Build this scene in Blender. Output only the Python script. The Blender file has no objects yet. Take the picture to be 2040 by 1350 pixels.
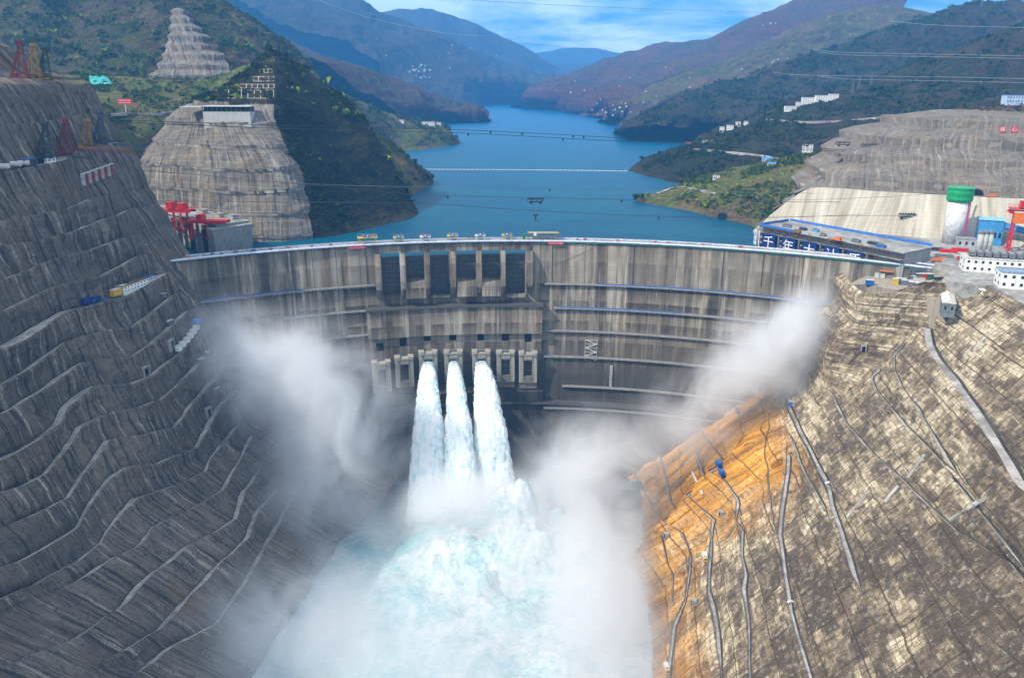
import bpy, math, random
import numpy as np
from mathutils import Vector, Matrix
from mathutils.bvhtree import BVHTree
R = math.radians
SC = bpy.context.scene
COL = SC.collection

# ------------------------------------------------------------------ camera
FPX, PITCH, CAMZ = 1500.0, R(16.35), 165.0        # photograph is 2040 px wide
cam_d = bpy.data.cameras.new('camera'); CAM = bpy.data.objects.new('camera', cam_d); COL.objects.link(CAM)
CAM.location = (0, 0, CAMZ); CAM.rotation_euler = (R(90) - PITCH, 0, 0)
cam_d.sensor_width = 36; cam_d.lens = 36 * FPX / 2040; cam_d.shift_y = -75 / 2040
cam_d.clip_start = 1; cam_d.clip_end = 90000
SC.camera = CAM

# ------------------------------------------------------------------ sun and sky
SUN_TO = Vector((-0.64, -0.315, 0.70)).normalized()
sl = bpy.data.lights.new('sun', 'SUN'); sl.energy = 5.0; sl.angle = R(0.5); sl.color = (1.0, 0.92, 0.80)
so = bpy.data.objects.new('sun', sl); COL.objects.link(so)
so.rotation_euler = SUN_TO.to_track_quat('Z', 'Y').to_euler(); so.location = SUN_TO * 3000
W = bpy.data.worlds.new('World'); SC.world = W; W.use_nodes = True
wt = W.node_tree; wt.nodes.clear()
def wn(t, **k):
    n = wt.nodes.new(t)
    for a, b in k.items(): setattr(n, a, b)
    return n
sky = wn('ShaderNodeTexSky', sky_type='NISHITA', sun_disc=False, sun_elevation=math.asin(SUN_TO.z),
         sun_rotation=math.atan2(SUN_TO.x, SUN_TO.y) % (2 * math.pi), air_density=1.0, dust_density=0.4, ozone_density=2.0)
tint = wn('ShaderNodeMix', data_type='RGBA', blend_type='MULTIPLY'); tint.inputs[0].default_value = 1
tint.inputs[7].default_value = (0.52, 1.0, 1.25, 1)
wt.links.new(sky.outputs[0], tint.inputs[6])
tc = wn('ShaderNodeTexCoord'); mp = wn('ShaderNodeMapping'); mp.inputs['Scale'].default_value = (1, 1, 4.2)
wt.links.new(tc.outputs['Generated'], mp.inputs[0])
cn = wn('ShaderNodeTexNoise'); cn.inputs['Scale'].default_value = 5.5; cn.inputs['Detail'].default_value = 9
cn.inputs['Roughness'].default_value = 0.62; cn.inputs['Distortion'].default_value = 0.35
wt.links.new(mp.outputs[0], cn.inputs['Vector'])
cr = wn('ShaderNodeValToRGB'); cr.color_ramp.elements[0].position = 0.37; cr.color_ramp.elements[1].position = 0.57
wt.links.new(cn.outputs[0], cr.inputs[0])
cm = wn('ShaderNodeMix', data_type='RGBA'); cm.inputs[7].default_value = (21.5, 22.5, 23.5, 1)
wt.links.new(cr.outputs[0], cm.inputs[0]); wt.links.new(tint.outputs[2], cm.inputs[6])
bg = wn('ShaderNodeBackground'); bg.inputs['Strength'].default_value = 0.064
wo = wn('ShaderNodeOutputWorld')
wt.links.new(cm.outputs[2], bg.inputs[0]); wt.links.new(bg.outputs[0], wo.inputs[0])

SC.view_settings.view_transform = 'Standard'; SC.view_settings.look = 'None'
SC.view_settings.exposure = 0.28; SC.view_settings.gamma = 1
SC.render.engine = 'CYCLES'
cy = SC.cycles
cy.use_denoising = True; cy.max_bounces = 8; cy.diffuse_bounces = 2; cy.glossy_bounces = 2
cy.volume_bounces = 6; cy.volume_step_rate = 0.55; cy.transparent_max_bounces = 12; cy.transmission_bounces = 2
cy.use_adaptive_sampling = True; cy.adaptive_threshold = 0.015
try:
    cy.denoiser = 'OPENIMAGEDENOISE'; cy.denoising_input_passes = 'RGB_ALBEDO_NORMAL'; cy.denoising_prefilter = 'ACCURATE'
except Exception: pass

# ------------------------------------------------------------------ photograph pixel -> ray
SP, CP = math.sin(PITCH), math.cos(PITCH)
CAMP = Vector((0, 0, CAMZ))
def ray(px, py):
    b = (600 - py) / FPX
    return Vector(((px - 1020) / FPX, CP + b * SP, -SP + b * CP))
def at_z(px, py, z):
    d = ray(px, py); return CAMP + d * ((z - CAMZ) / d.z)
def at_y(px, py, y):
    d = ray(px, py); return CAMP + d * (y / d.y)

# ------------------------------------------------------------------ noise (vectorised)
def _hash(i, j, k, s):
    n = (i * 374761393 + j * 668265263 + k * 2147483647 + s * 1274126177) & 0xffffffff
    n = ((n ^ (n >> 13)) * 1274126177) & 0xffffffff
    n = ((n ^ (n >> 16)) * 2246822519) & 0xffffffff
    return ((n ^ (n >> 15)) & 0xffff) / 65535.0
def vnoise(p, s=0):
    f = np.floor(p); i = f.astype(np.int64); t = p - f; t = t * t * t * (t * (t * 6 - 15) + 10)
    out = 0
    for a in (0, 1):
        for b in (0, 1):
            for c in (0, 1):
                w = (t[..., 0] if a else 1 - t[..., 0]) * (t[..., 1] if b else 1 - t[..., 1]) * (t[..., 2] if c else 1 - t[..., 2])
                out = out + w * _hash(i[..., 0] + a, i[..., 1] + b, i[..., 2] + c, s)
    return out * 2 - 1
def fbm(p, scale, octv=5, s=0, gain=0.5, ridged=False):
    out = 0; a = 1.0; q = np.asarray(p, float) / scale; tot = 0
    for o in range(octv):
        v = vnoise(q + 17.3 * o, s + o)
        out = out + a * ((1 - 2 * np.abs(v)) if ridged else v); tot += a
        a *= gain; q = q * 2.03
    return out / tot
def sstep(a, b, x):
    t = np.clip((x - a) / (b - a), 0, 1); return t * t * (3 - 2 * t)

# ------------------------------------------------------------------ node materials
class M:
    def __init__(s, name):
        s.m = bpy.data.materials.new(name); s.m.use_nodes = True
        s.t = s.m.node_tree; s.t.nodes.clear()
        s.out = s.t.nodes.new('ShaderNodeOutputMaterial')
    def n(s, typ, **k):
        x = s.t.nodes.new(typ)
        for a, b in k.items(): setattr(x, a, b)
        return x
    def l(s, a, b): s.t.links.new(a, b)
    def put(s, v, sock):
        if isinstance(v, bpy.types.NodeSocket): s.l(v, sock)
        else:
            if isinstance(v, (tuple, list)) and len(v) == 3 and sock.type == 'RGBA': v = (*v, 1)
            sock.default_value = v
    def co(s, kind='Object'): return s.n('ShaderNodeTexCoord').outputs[kind]
    def map(s, v, scale=(1, 1, 1), rot=(0, 0, 0), loc=(0, 0, 0)):
        x = s.n('ShaderNodeMapping'); s.l(v, x.inputs[0])
        x.inputs['Scale'].default_value = scale; x.inputs['Rotation'].default_value = rot; x.inputs['Location'].default_value = loc
        return x.outputs[0]
    def noise(s, v, scale, detail=6, rough=0.6, dist=0.0):
        x = s.n('ShaderNodeTexNoise'); s.l(v, x.inputs['Vector'])
        x.inputs['Scale'].default_value = scale; x.inputs['Detail'].default_value = detail
        x.inputs['Roughness'].default_value = rough; x.inputs['Distortion'].default_value = dist
        return x.outputs[0]
    def voro(s, v, scale, feature='F1', out='Distance', rand=1.0):
        x = s.n('ShaderNodeTexVoronoi', feature=feature); s.l(v, x.inputs['Vector'])
        x.inputs['Scale'].default_value = scale; x.inputs['Randomness'].default_value = rand
        return x.outputs[out]
    def brick(s, v, w, h, mortar, offset=0.5, c1=(0, 0, 0), c2=(1, 1, 1), cm=(0, 0, 0), smooth=0.1):
        x = s.n('ShaderNodeTexBrick'); s.l(v, x.inputs['Vector']); x.offset = offset
        x.inputs['Scale'].default_value = 1; x.inputs['Brick Width'].default_value = w; x.inputs['Row Height'].default_value = h
        x.inputs['Mortar Size'].default_value = mortar; x.inputs['Mortar Smooth'].default_value = smooth
        for nm, c in (('Color1', c1), ('Color2', c2), ('Mortar', cm)): x.inputs[nm].default_value = (*c, 1)
        return x.outputs
    def ramp(s, f, stops):
        x = s.n('ShaderNodeValToRGB'); s.l(f, x.inputs[0]); e = x.color_ramp.elements
        while len(e) < len(stops): e.new(0.5)
        for k, (p, c) in enumerate(stops):
            e[k].position = p
            e[k].color = (c, c, c, 1) if not isinstance(c, (tuple, list)) else (*c, 1)
        return x.outputs[0]
    def mix(s, f, a, b, mode='MIX'):
        x = s.n('ShaderNodeMix', data_type='RGBA', blend_type=mode)
        s.put(f, x.inputs[0]); s.put(a, x.inputs[6]); s.put(b, x.inputs[7]); return x.outputs[2]
    def math(s, op, a, b=0.0, clamp=False):
        x = s.n('ShaderNodeMath', operation=op, use_clamp=clamp); s.put(a, x.inputs[0]); s.put(b, x.inputs[1]); return x.outputs[0]
    def sep(s, v):
        x = s.n('ShaderNodeSeparateXYZ'); s.l(v, x.inputs[0]); return x.outputs
    def comb(s, a, b, c=0.0):
        x = s.n('ShaderNodeCombineXYZ'); s.put(a, x.inputs[0]); s.put(b, x.inputs[1]); s.put(c, x.inputs[2]); return x.outputs[0]
    def rng(s, v, a, b, c=0.0, d=1.0):
        x = s.n('ShaderNodeMapRange'); s.put(v, x.inputs[0])
        for k, q in enumerate((a, b, c, d)): x.inputs[k + 1].default_value = q
        return x.outputs[0]
    def nz(s): return s.sep(s.n('ShaderNodeNewGeometry').outputs['Normal'])[2]
    def bsdf(s, col, rough=0.8, metal=0.0, bump=None, bdist=1.0, bstr=1.0, spec=0.3, **k):
        b = s.n('ShaderNodeBsdfPrincipled'); s.put(col, b.inputs['Base Color']); s.put(rough, b.inputs['Roughness'])
        s.put(metal, b.inputs['Metallic']); b.inputs['Specular IOR Level'].default_value = spec
        for a, v in k.items(): s.put(v, b.inputs[a.replace('_', ' ')])
        if bump is not None:
            x = s.n('ShaderNodeBump'); x.inputs['Strength'].default_value = bstr; x.inputs['Distance'].default_value = bdist
            s.l(bump, x.inputs['Height']); s.l(x.outputs[0], b.inputs['Normal'])
        s.l(b.outputs[0], s.out.inputs[0]); return s.m

_simple = {}
def paint(name, c, rough=0.55, metal=0.0, var=0.22, scale=0.35):
    """a worn plain finish: colour patches and streaks from noise"""
    if name in _simple: return _simple[name]
    m = M(name); v = m.co()
    f = m.noise(v, scale, 5, 0.65); g = m.noise(m.map(v, (1.5, 1.5, 0.15)), scale * 2, 4)
    lo = tuple(x * (1 - 1.6 * var) for x in c); hi = tuple(min(1, x * (1 + var)) for x in c)
    col = m.mix(m.ramp(f, [(0.3, 0.0), (0.7, 1.0)]), lo, hi)
    col = m.mix(m.math('MULTIPLY', m.ramp(g, [(0.5, 0.0), (0.75, 1.0)]), 0.35), col, (0.07, 0.06, 0.05))
    _simple[name] = m.bsdf(col, rough, metal); return _simple[name]

# ------------------------------------------------------------------ mesh building
class MB:
    def __init__(s): s.v = []; s.f = []
    def add(s, vs, fs):
        o = len(s.v); s.v += [tuple(x) for x in vs]; s.f += [tuple(o + i for i in f) for f in fs]; return s
    def box(s, c, d, rz=0.0, taper=1.0):
        x, y, z = d[0] / 2, d[1] / 2, d[2] / 2; ca, sa = math.cos(rz), math.sin(rz); vs = []
        for k, (a, b) in enumerate([(-x, -y), (x, -y), (x, y), (-x, y)] * 2):
            t = taper if k > 3 else 1; a *= t; b *= t
            vs.append((c[0] + a * ca - b * sa, c[1] + a * sa + b * ca, c[2] + (z if k > 3 else -z)))
        return s.add(vs, [(3, 2, 1, 0), (4, 5, 6, 7), (0, 1, 5, 4), (1, 2, 6, 5), (2, 3, 7, 6), (3, 0, 4, 7)])
    def hexa(s, q):   # 8 corners, bottom ring then top ring
        return s.add(q, [(3, 2, 1, 0), (4, 5, 6, 7), (0, 1, 5, 4), (1, 2, 6, 5), (2, 3, 7, 6), (3, 0, 4, 7)])
    def bar(s, a, b, w, h=None):
        a, b = Vector(a), Vector(b); h = h or w; d = (b - a)
        if d.length < 1e-6: return s
        d.normalize(); up = Vector((0, 0, 1)) if abs(d.z) < 0.95 else Vector((0, 1, 0))
        r = d.cross(up).normalized() * (w / 2); u = r.cross(d).normalized() * (h / 2)
        return s.hexa([a - r - u, a + r - u, b + r - u, b - r - u, a - r + u, a + r + u, b + r + u, b - r + u])
    def tube(s, pts, rad, n=6, cap=True):
        pts = [Vector(p) for p in pts]; k = len(pts); rr = rad if isinstance(rad, (list, tuple)) else [rad] * k; vs = []; fs = []
        for i, p in enumerate(pts):
            d = (pts[min(i + 1, k - 1)] - pts[max(i - 1, 0)]).normalized()
            up = Vector((0, 0, 1)) if abs(d.z) < 0.9 else Vector((0, 1, 0))
            r = d.cross(up).normalized(); u = r.cross(d).normalized()
            vs += [p + (r * math.cos(2 * math.pi * j / n) + u * math.sin(2 * math.pi * j / n)) * rr[i] for j in range(n)]
        for i in range(k - 1):
            for j in range(n):
                a = i * n + j; b = i * n + (j + 1) % n; fs.append((a, b, b + n, a + n))
        if cap: fs += [tuple(range(n))[::-1], tuple((k - 1) * n + j for j in range(n))]
        return s.add(vs, fs)
    def lathe(s, prof, c=(0, 0, 0), n=20):
        vs = [(c[0] + r * math.cos(2 * math.pi * j / n), c[1] + r * math.sin(2 * math.pi * j / n), c[2] + z) for r, z in prof for j in range(n)]
        fs = [(i * n + j, i * n + (j + 1) % n, (i + 1) * n + (j + 1) % n, (i + 1) * n + j) for i in range(len(prof) - 1) for j in range(n)]
        fs += [tuple(range(n))[::-1], tuple((len(prof) - 1) * n + j for j in range(n))]
        return s.add(vs, fs)
    def prism(s, poly, z0, z1):
        n = len(poly); vs = [(x, y, z0) for x, y in poly] + [(x, y, z1) for x, y in poly]
        return s.add(vs, [tuple(range(n))[::-1], tuple(range(n, 2 * n))] + [(i, (i + 1) % n, n + (i + 1) % n, n + i) for i in range(n)])
    def gable(s, L, Wd, H, rise, over=0.4, z=0.0):   # pitched roof along x
        x, y = L / 2 + over, Wd / 2 + over
        return s.add([(-x, -y, z + H), (x, -y, z + H), (x, y, z + H), (-x, y, z + H), (-x, 0, z + H + rise), (x, 0, z + H + rise)],
                     [(3, 2, 1, 0), (0, 1, 5, 4), (2, 3, 4, 5), (0, 4, 3), (1, 2, 5)])
    def lattice(s, a, b, w0, w1, n, t):   # square lattice mast from a to b
        a, b = Vector(a), Vector(b); d = (b - a).normalized()
        up = Vector((0, 1, 0)) if abs(d.y) < 0.9 else Vector((1, 0, 0)); r = d.cross(up).normalized(); u = r.cross(d).normalized(); rings = []
        for i in range(n + 1):
            f = i / n; p = a.lerp(b, f); w = (w0 + (w1 - w0) * f) / 2
            rings.append([p + r * w * i_ + u * w * j_ for i_, j_ in ((-1, -1), (1, -1), (1, 1), (-1, 1))])
        for i in range(n):
            for j in range(4):
                s.bar(rings[i][j], rings[i + 1][j], t); k = (j + 1) % 4
                s.bar(rings[i][j], rings[i + 1][k], t * 0.7) if i % 2 else s.bar(rings[i][k], rings[i + 1][j], t * 0.7)
                s.bar(rings[i + 1][j], rings[i + 1][k], t * 0.7)
        return s
def link(name, me, mat=None, parent=None):
    if mat is not None:
        for x in (mat if isinstance(mat, (list, tuple)) else [mat]): me.materials.append(x)
    o = bpy.data.objects.new(name, me); COL.objects.link(o)
    if parent is not None: o.parent = parent
    return o
def obj(name, mb, mat, parent=None, smooth=False):
    me = bpy.data.meshes.new(name); me.from_pydata(mb.v, [], mb.f); me.update()
    if smooth: me.polygons.foreach_set('use_smooth', [True] * len(me.polygons))
    return link(name, me, mat, parent)
def tag(o, label, cat, group=None):
    o['label'] = label; o['category'] = cat
    if group: o['group'] = group
    return o
def thing(name, label, cat, loc=(0, 0, 0), rz=0.0, group=None, sc=1.0):
    o = bpy.data.objects.new(name, None); COL.objects.link(o); o.empty_display_size = 2
    o.location = loc; o.rotation_euler = (0, 0, rz); o.scale = (sc, sc, sc)
    return tag(o, label, cat, group)
def dup(root, loc, rz=None, label=None, sc=None):
    r = root.copy(); COL.objects.link(r); r.location = loc
    if rz is not None: r.rotation_euler = (0, 0, rz)
    if sc is not None: r.scale = (sc, sc, sc) if not isinstance(sc, tuple) else sc
    if label: r['label'] = label
    kids = [c for c in bpy.data.objects if c.parent == root]
    for ch in kids:
        c = ch.copy(); COL.objects.link(c); c.parent = r
        for g in [x for x in bpy.data.objects if x.parent == ch]:
            d = g.copy(); COL.objects.link(d); d.parent = c
    return r
def recolour(root, frm, to):
    """give one copy its own paint: object-linked material"""
    for c in bpy.data.objects:
        if c.parent == root or (c.parent and c.parent.parent == root):
            if c.type == 'MESH' and c.data.materials and c.data.materials[0] == frm:
                c.material_slots[0].link = 'OBJECT'; c.material_slots[0].material = to

# ------------------------------------------------------------------ lofted terrain
TERR = []
def spl(P, n):
    P = np.asarray(P, float); k = len(P)
    if k == 2:
        t = np.linspace(0, 1, n).reshape((n,) + (1,) * (P.ndim - 1)); return P[0] * (1 - t) + P[1] * t
    t = np.linspace(0, k - 1, n); i = np.clip(t.astype(int), 0, k - 2); f = (t - i)[:, None] if P.ndim == 2 else (t - i)[:, None, None]
    p0 = P[np.maximum(i - 1, 0)]; p1 = P[i]; p2 = P[i + 1]; p3 = P[np.minimum(i + 2, k - 1)]
    cm_ = 0.5 * (2 * p1 + (p2 - p0) * f + (2 * p0 - 5 * p1 + 4 * p2 - p3) * f ** 2 + (3 * p1 - p0 - 3 * p2 + p3) * f ** 3)
    return 0.6 * cm_ + 0.4 * (p1 * (1 - f) + p2 * f)
def loft(rows, nu, nv):
    A = np.array([spl([tuple(p) for p in r], nu) for r in rows])
    return spl(A, nv)                       # (nv, nu, 3)
def grid_uv(G):
    nv, nu = G.shape[:2]; U = np.zeros((nv, nu)); V = np.zeros((nv, nu))
    U[:, 1:] = np.cumsum(np.linalg.norm(np.diff(G, axis=1), axis=2).mean(0))[None, :]
    V[1:, :] = np.cumsum(np.linalg.norm(np.diff(G, axis=0), axis=2).mean(1))[:, None]
    return U, V
def cells(y, z, cy, cz, seed):
    r = np.floor(z / cz); c = np.floor(y / cy + 0.37 * (r % 3)); return _hash(c.astype(np.int64), r.astype(np.int64), r.astype(np.int64) * 0, seed) * 2 - 1
def gnormals(G):
    du = np.gradient(G, axis=1); dv = np.gradient(G, axis=0)
    n = np.cross(du, dv); return n / (np.linalg.norm(n, axis=2, keepdims=True) + 1e-9)
def smooth_grid(name, G, mat, fmat=None, smooth=True, register=True, UV=None):
    nv, nu = G.shape[:2]; me = bpy.data.meshes.new(name)
    idx = np.arange(nv * nu).reshape(nv, nu)
    F = np.stack([idx[:-1, :-1], idx[:-1, 1:], idx[1:, 1:], idx[1:, :-1]], -1).reshape(-1, 4)
    me.vertices.add(nv * nu); me.vertices.foreach_set('co', G.reshape(-1))
    me.loops.add(F.size); me.loops.foreach_set('vertex_index', F.reshape(-1).astype(np.int32))
    me.polygons.add(len(F)); me.polygons.foreach_set('loop_start', np.arange(0, F.size, 4, dtype=np.int32))
    if fmat is not None: me.polygons.foreach_set('material_index', fmat.reshape(-1).astype(np.int32))
    me.polygons.foreach_set('use_smooth', np.full(len(F), smooth))
    me.update(calc_edges=True)
    U = np.zeros((nv, nu)); U[:, 1:] = np.cumsum(np.linalg.norm(np.diff(G, axis=1), axis=2).mean(0))[None, :]
    V = np.zeros((nv, nu)); V[1:, :] = np.cumsum(np.linalg.norm(np.diff(G, axis=0), axis=2), axis=0)
    if UV is not None: U, V = UV
    uv = np.stack([U, V], -1).reshape(-1, 2)[F.reshape(-1)]
    me.uv_layers.new(name='metres').data.foreach_set('uv', uv.reshape(-1))
    o = link(name, me, mat)
    if register: TERR.append((name, BVHTree.FromPolygons([Vector(p) for p in G.reshape(-1, 3)], F.tolist())))
    return o
def struct(o): o['kind'] = 'structure'; return o
def stuff(o): o['kind'] = 'stuff'; return o
def hit(px, py, only=None, skip=()):
    d = ray(px, py).normalized(); best = None
    for nm, b in TERR:
        if (only and nm not in only) or nm in skip: continue
        r = b.ray_cast(CAMP, d)
        if r[0] is not None and (best is None or r[3] < best[3]): best = r
    return (best[0], best[1]) if best else (None, None)
def drop(x, y, only=None):
    best = None
    for nm, b in TERR:
        if only and nm not in only: continue
        r = b.ray_cast(Vector((x, y, 4000)), Vector((0, 0, -1)))
        if r[0] is not None and (best is None or r[0].z > best.z): best = r[0]
    return best
def stuff_(o): o['kind'] = 'stuff'; return o
# ================================================================== surface materials
def concrete_dam():
    m = M('stained_concrete'); uv = m.co('UV'); x, y, z = m.sep(uv)
    cell = m.brick(uv, 21.0, 400.0, 0.22, 0.0, (0.25, 0.25, 0.25), (0.95, 0.95, 0.95), (0.5, 0.5, 0.5))
    base = m.mix(cell[0], (0.26, 0.235, 0.19), (0.52, 0.465, 0.37))
    base = m.mix(m.math('MULTIPLY', m.noise(uv, 0.05, 6, 0.65), 0.9), base, (0.25, 0.225, 0.18))
    s1 = m.noise(m.map(uv, (0.075, 0.0045, 1)), 1.0, 9, 0.68)
    s2 = m.noise(m.map(uv, (0.12, 0.007, 1), loc=(31, 7, 0)), 1.0, 8, 0.66)
    s3 = m.noise(m.map(uv, (0.13, 0.006, 1), loc=(3, 77, 0)), 1.0, 8, 0.66)
    big = m.noise(m.map(uv, (0.017, 0.016, 1)), 1.0, 3, 0.5)
    dark = m.math('MULTIPLY', m.ramp(s1, [(0.48, 0.0), (0.57, 1.0)]), m.ramp(big, [(0.33, 0.25), (0.6, 1.0)]))
    c = m.mix(m.math('MULTIPLY', m.ramp(s2, [(0.49, 0.0), (0.60, 1.0)]), 0.7), base, (0.20, 0.125, 0.06))
    saw = [(0.0, 0.15), (0.09, 0.75), (0.10, 0.3), (0.245, 0.85), (0.25, 0.2), (0.40, 0.9), (0.405, 0.25), (0.555, 0.95), (0.56, 0.3), (0.685, 1.0), (0.69, 0.35), (0.855, 0.5), (0.86, 0.12), (1.0, 0.55)]
    under = m.ramp(m.rng(m.sep(m.n('ShaderNodeNewGeometry').outputs['Position'])[2], -118, 12), saw)
    s4 = m.noise(m.map(uv, (0.11, 0.006, 1), loc=(9, 2, 0)), 1.0, 9, 0.70)
    patch = m.ramp(m.noise(m.map(uv, (0.035, 0.004, 1), loc=(4, 1, 0)), 1.0, 3, 0.5), [(0.52, 0.0), (0.56, 0.55)])
    c = m.mix(m.math('MULTIPLY', patch, 0.7), c, (0.09, 0.082, 0.07))
    c = m.mix(m.math('MULTIPLY', m.math('MULTIPLY', under, m.ramp(s4, [(0.43, 0.0), (0.53, 1.0)])), 0.92), c, (0.030, 0.022, 0.014))
    c = m.mix(m.math('MULTIPLY', dark, 0.75), c, (0.022, 0.020, 0.018))
    c = m.mix(m.math('MULTIPLY', m.ramp(s3, [(0.57, 0.0), (0.68, 1.0)]), 0.5), c, (0.60, 0.57, 0.49))
    c = m.mix(m.math('MULTIPLY', m.ramp(m.noise(m.map(uv, (0.008, 0.075, 1)), 1.0, 6, 0.65), [(0.47, 0.0), (0.60, 1.0)]), 0.35), c, (0.16, 0.13, 0.09))
    lift = m.brick(uv, 900.0, 3.0, 0.10, 0.0)
    c = m.mix(m.math('MULTIPLY', m.math('SUBTRACT', 1.0, m.math('MULTIPLY', lift[1], 0.12)), 1.0), (0.06, 0.055, 0.05), c)
    c = m.mix(cell[1], c, (0.05, 0.048, 0.045))
    gz = m.sep(m.n('ShaderNodeNewGeometry').outputs['Position'])[2]
    wet = m.ramp(m.rng(m.math('ADD', gz, m.math('MULTIPLY', m.math('SUBTRACT', s1, 0.5), 90.0)), -122, -72), [(0, 1.0), (1, 0.0)])
    c = m.mix(m.math('MULTIPLY', wet, 0.85), c, (0.030, 0.027, 0.024))
    return m.bsdf(c, 0.88, bump=m.noise(uv, 0.6, 6, 0.7), bdist=0.4, bstr=0.6, spec=0.2)
def concrete(name, c, joints=(6.0, 3.0), dark=0.5, streak=0.5):
    m = M(name); v = m.co(); n = m.noise(v, 0.12, 7, 0.7)
    s = m.noise(m.map(v, (0.5, 0.5, 0.03)), 1.0, 5, 0.7)
    col = m.mix(n, tuple(x * 0.65 for x in c), tuple(min(1, x * 1.2) for x in c))
    col = m.mix(m.math('MULTIPLY', m.ramp(s, [(0.5, 0), (0.68, 1)]), dark), col, (0.05, 0.042, 0.033))
    return m.bsdf(col, 0.85, bump=m.noise(v, 0.9, 5), bdist=0.3, bstr=0.5, spec=0.2)
def left_rock(name, hue=(0.205, 0.168, 0.133), grid=None, streak=1.0):
    m = M(name); uv = m.co('UV'); g = m.n('ShaderNodeNewGeometry').outputs['Position']
    lean = m.map(uv, (1, 1, 1), rot=(0, 0, R(-8)))
    big = m.noise(g, 0.012, 4, 0.6); med = m.noise(g, 0.07, 7, 0.72)
    st = m.noise(m.map(lean, (0.30, 0.012, 1)), 1.0, 8, 0.70)
    st2 = m.noise(m.map(lean, (0.26, 0.012, 1), loc=(11, 3, 0)), 1.0, 8, 0.70)
    c = m.mix(m.ramp(big, [(0.35, 0), (0.65, 1)]), tuple(x * 0.72 for x in hue), tuple(x * 1.2 for x in hue))
    c = m.mix(m.ramp(med, [(0.3, 0), (0.7, 1)]), m.mix(0.5, c, (0.055, 0.05, 0.045)), c)
    c = m.mix(m.math('MULTIPLY', m.ramp(st, [(0.49, 0), (0.60, 1)]), 0.85 * streak), c, (0.035, 0.031, 0.028))
    c = m.mix(m.math('MULTIPLY', m.ramp(st2, [(0.55, 0), (0.68, 1)]), 0.8), c, (0.52, 0.47, 0.40))
    c = m.mix(m.math('MULTIPLY', m.ramp(m.noise(g, 0.28, 6, 0.75), [(0.52, 0), (0.64, 1)]), 0.7), c, (0.04, 0.035, 0.03))
    if grid:
        gb = m.brick(uv, grid[0], grid[1], 0.35, 0.0, (.2, .2, .2), (.9, .9, .9)); c = m.mix(m.math('MULTIPLY', gb[0], 0.35), c, (0.06, 0.055, 0.05)); c = m.mix(m.math('MULTIPLY', gb[1], 0.35), c, (0.34, 0.30, 0.24)); c = m.mix(m.math('MULTIPLY', m.ramp(m.noise(g, 0.03, 4), [(.5, 0), (.65, 1)]), .3), c, (0.30, 0.23, 0.13))
    rust = m.math('MULTIPLY', m.ramp(m.noise(g, 0.02, 3), [(0.58, 0), (0.7, 1)]), m.ramp(st, [(0.4, 0), (0.6, 1)]))
    c = m.mix(m.math('MULTIPLY', rust, 0.5), c, (0.20, 0.11, 0.05))
    pits = m.ramp(m.voro(m.map(uv, (1, 0.7, 1)), 0.30), [(0.06, 0.0), (0.14, 1.0)])
    c = m.mix(pits, (0.03, 0.03, 0.03), c)
    h = m.math('ADD', m.noise(m.map(lean, (0.35, 0.06, 1)), 1.0, 8, 0.75), m.math('MULTIPLY', m.noise(g, 0.45, 5, 0.7), 0.5))
    return m.bsdf(c, 0.92, bump=h, bdist=2.2, bstr=0.9, spec=0.12)
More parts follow.
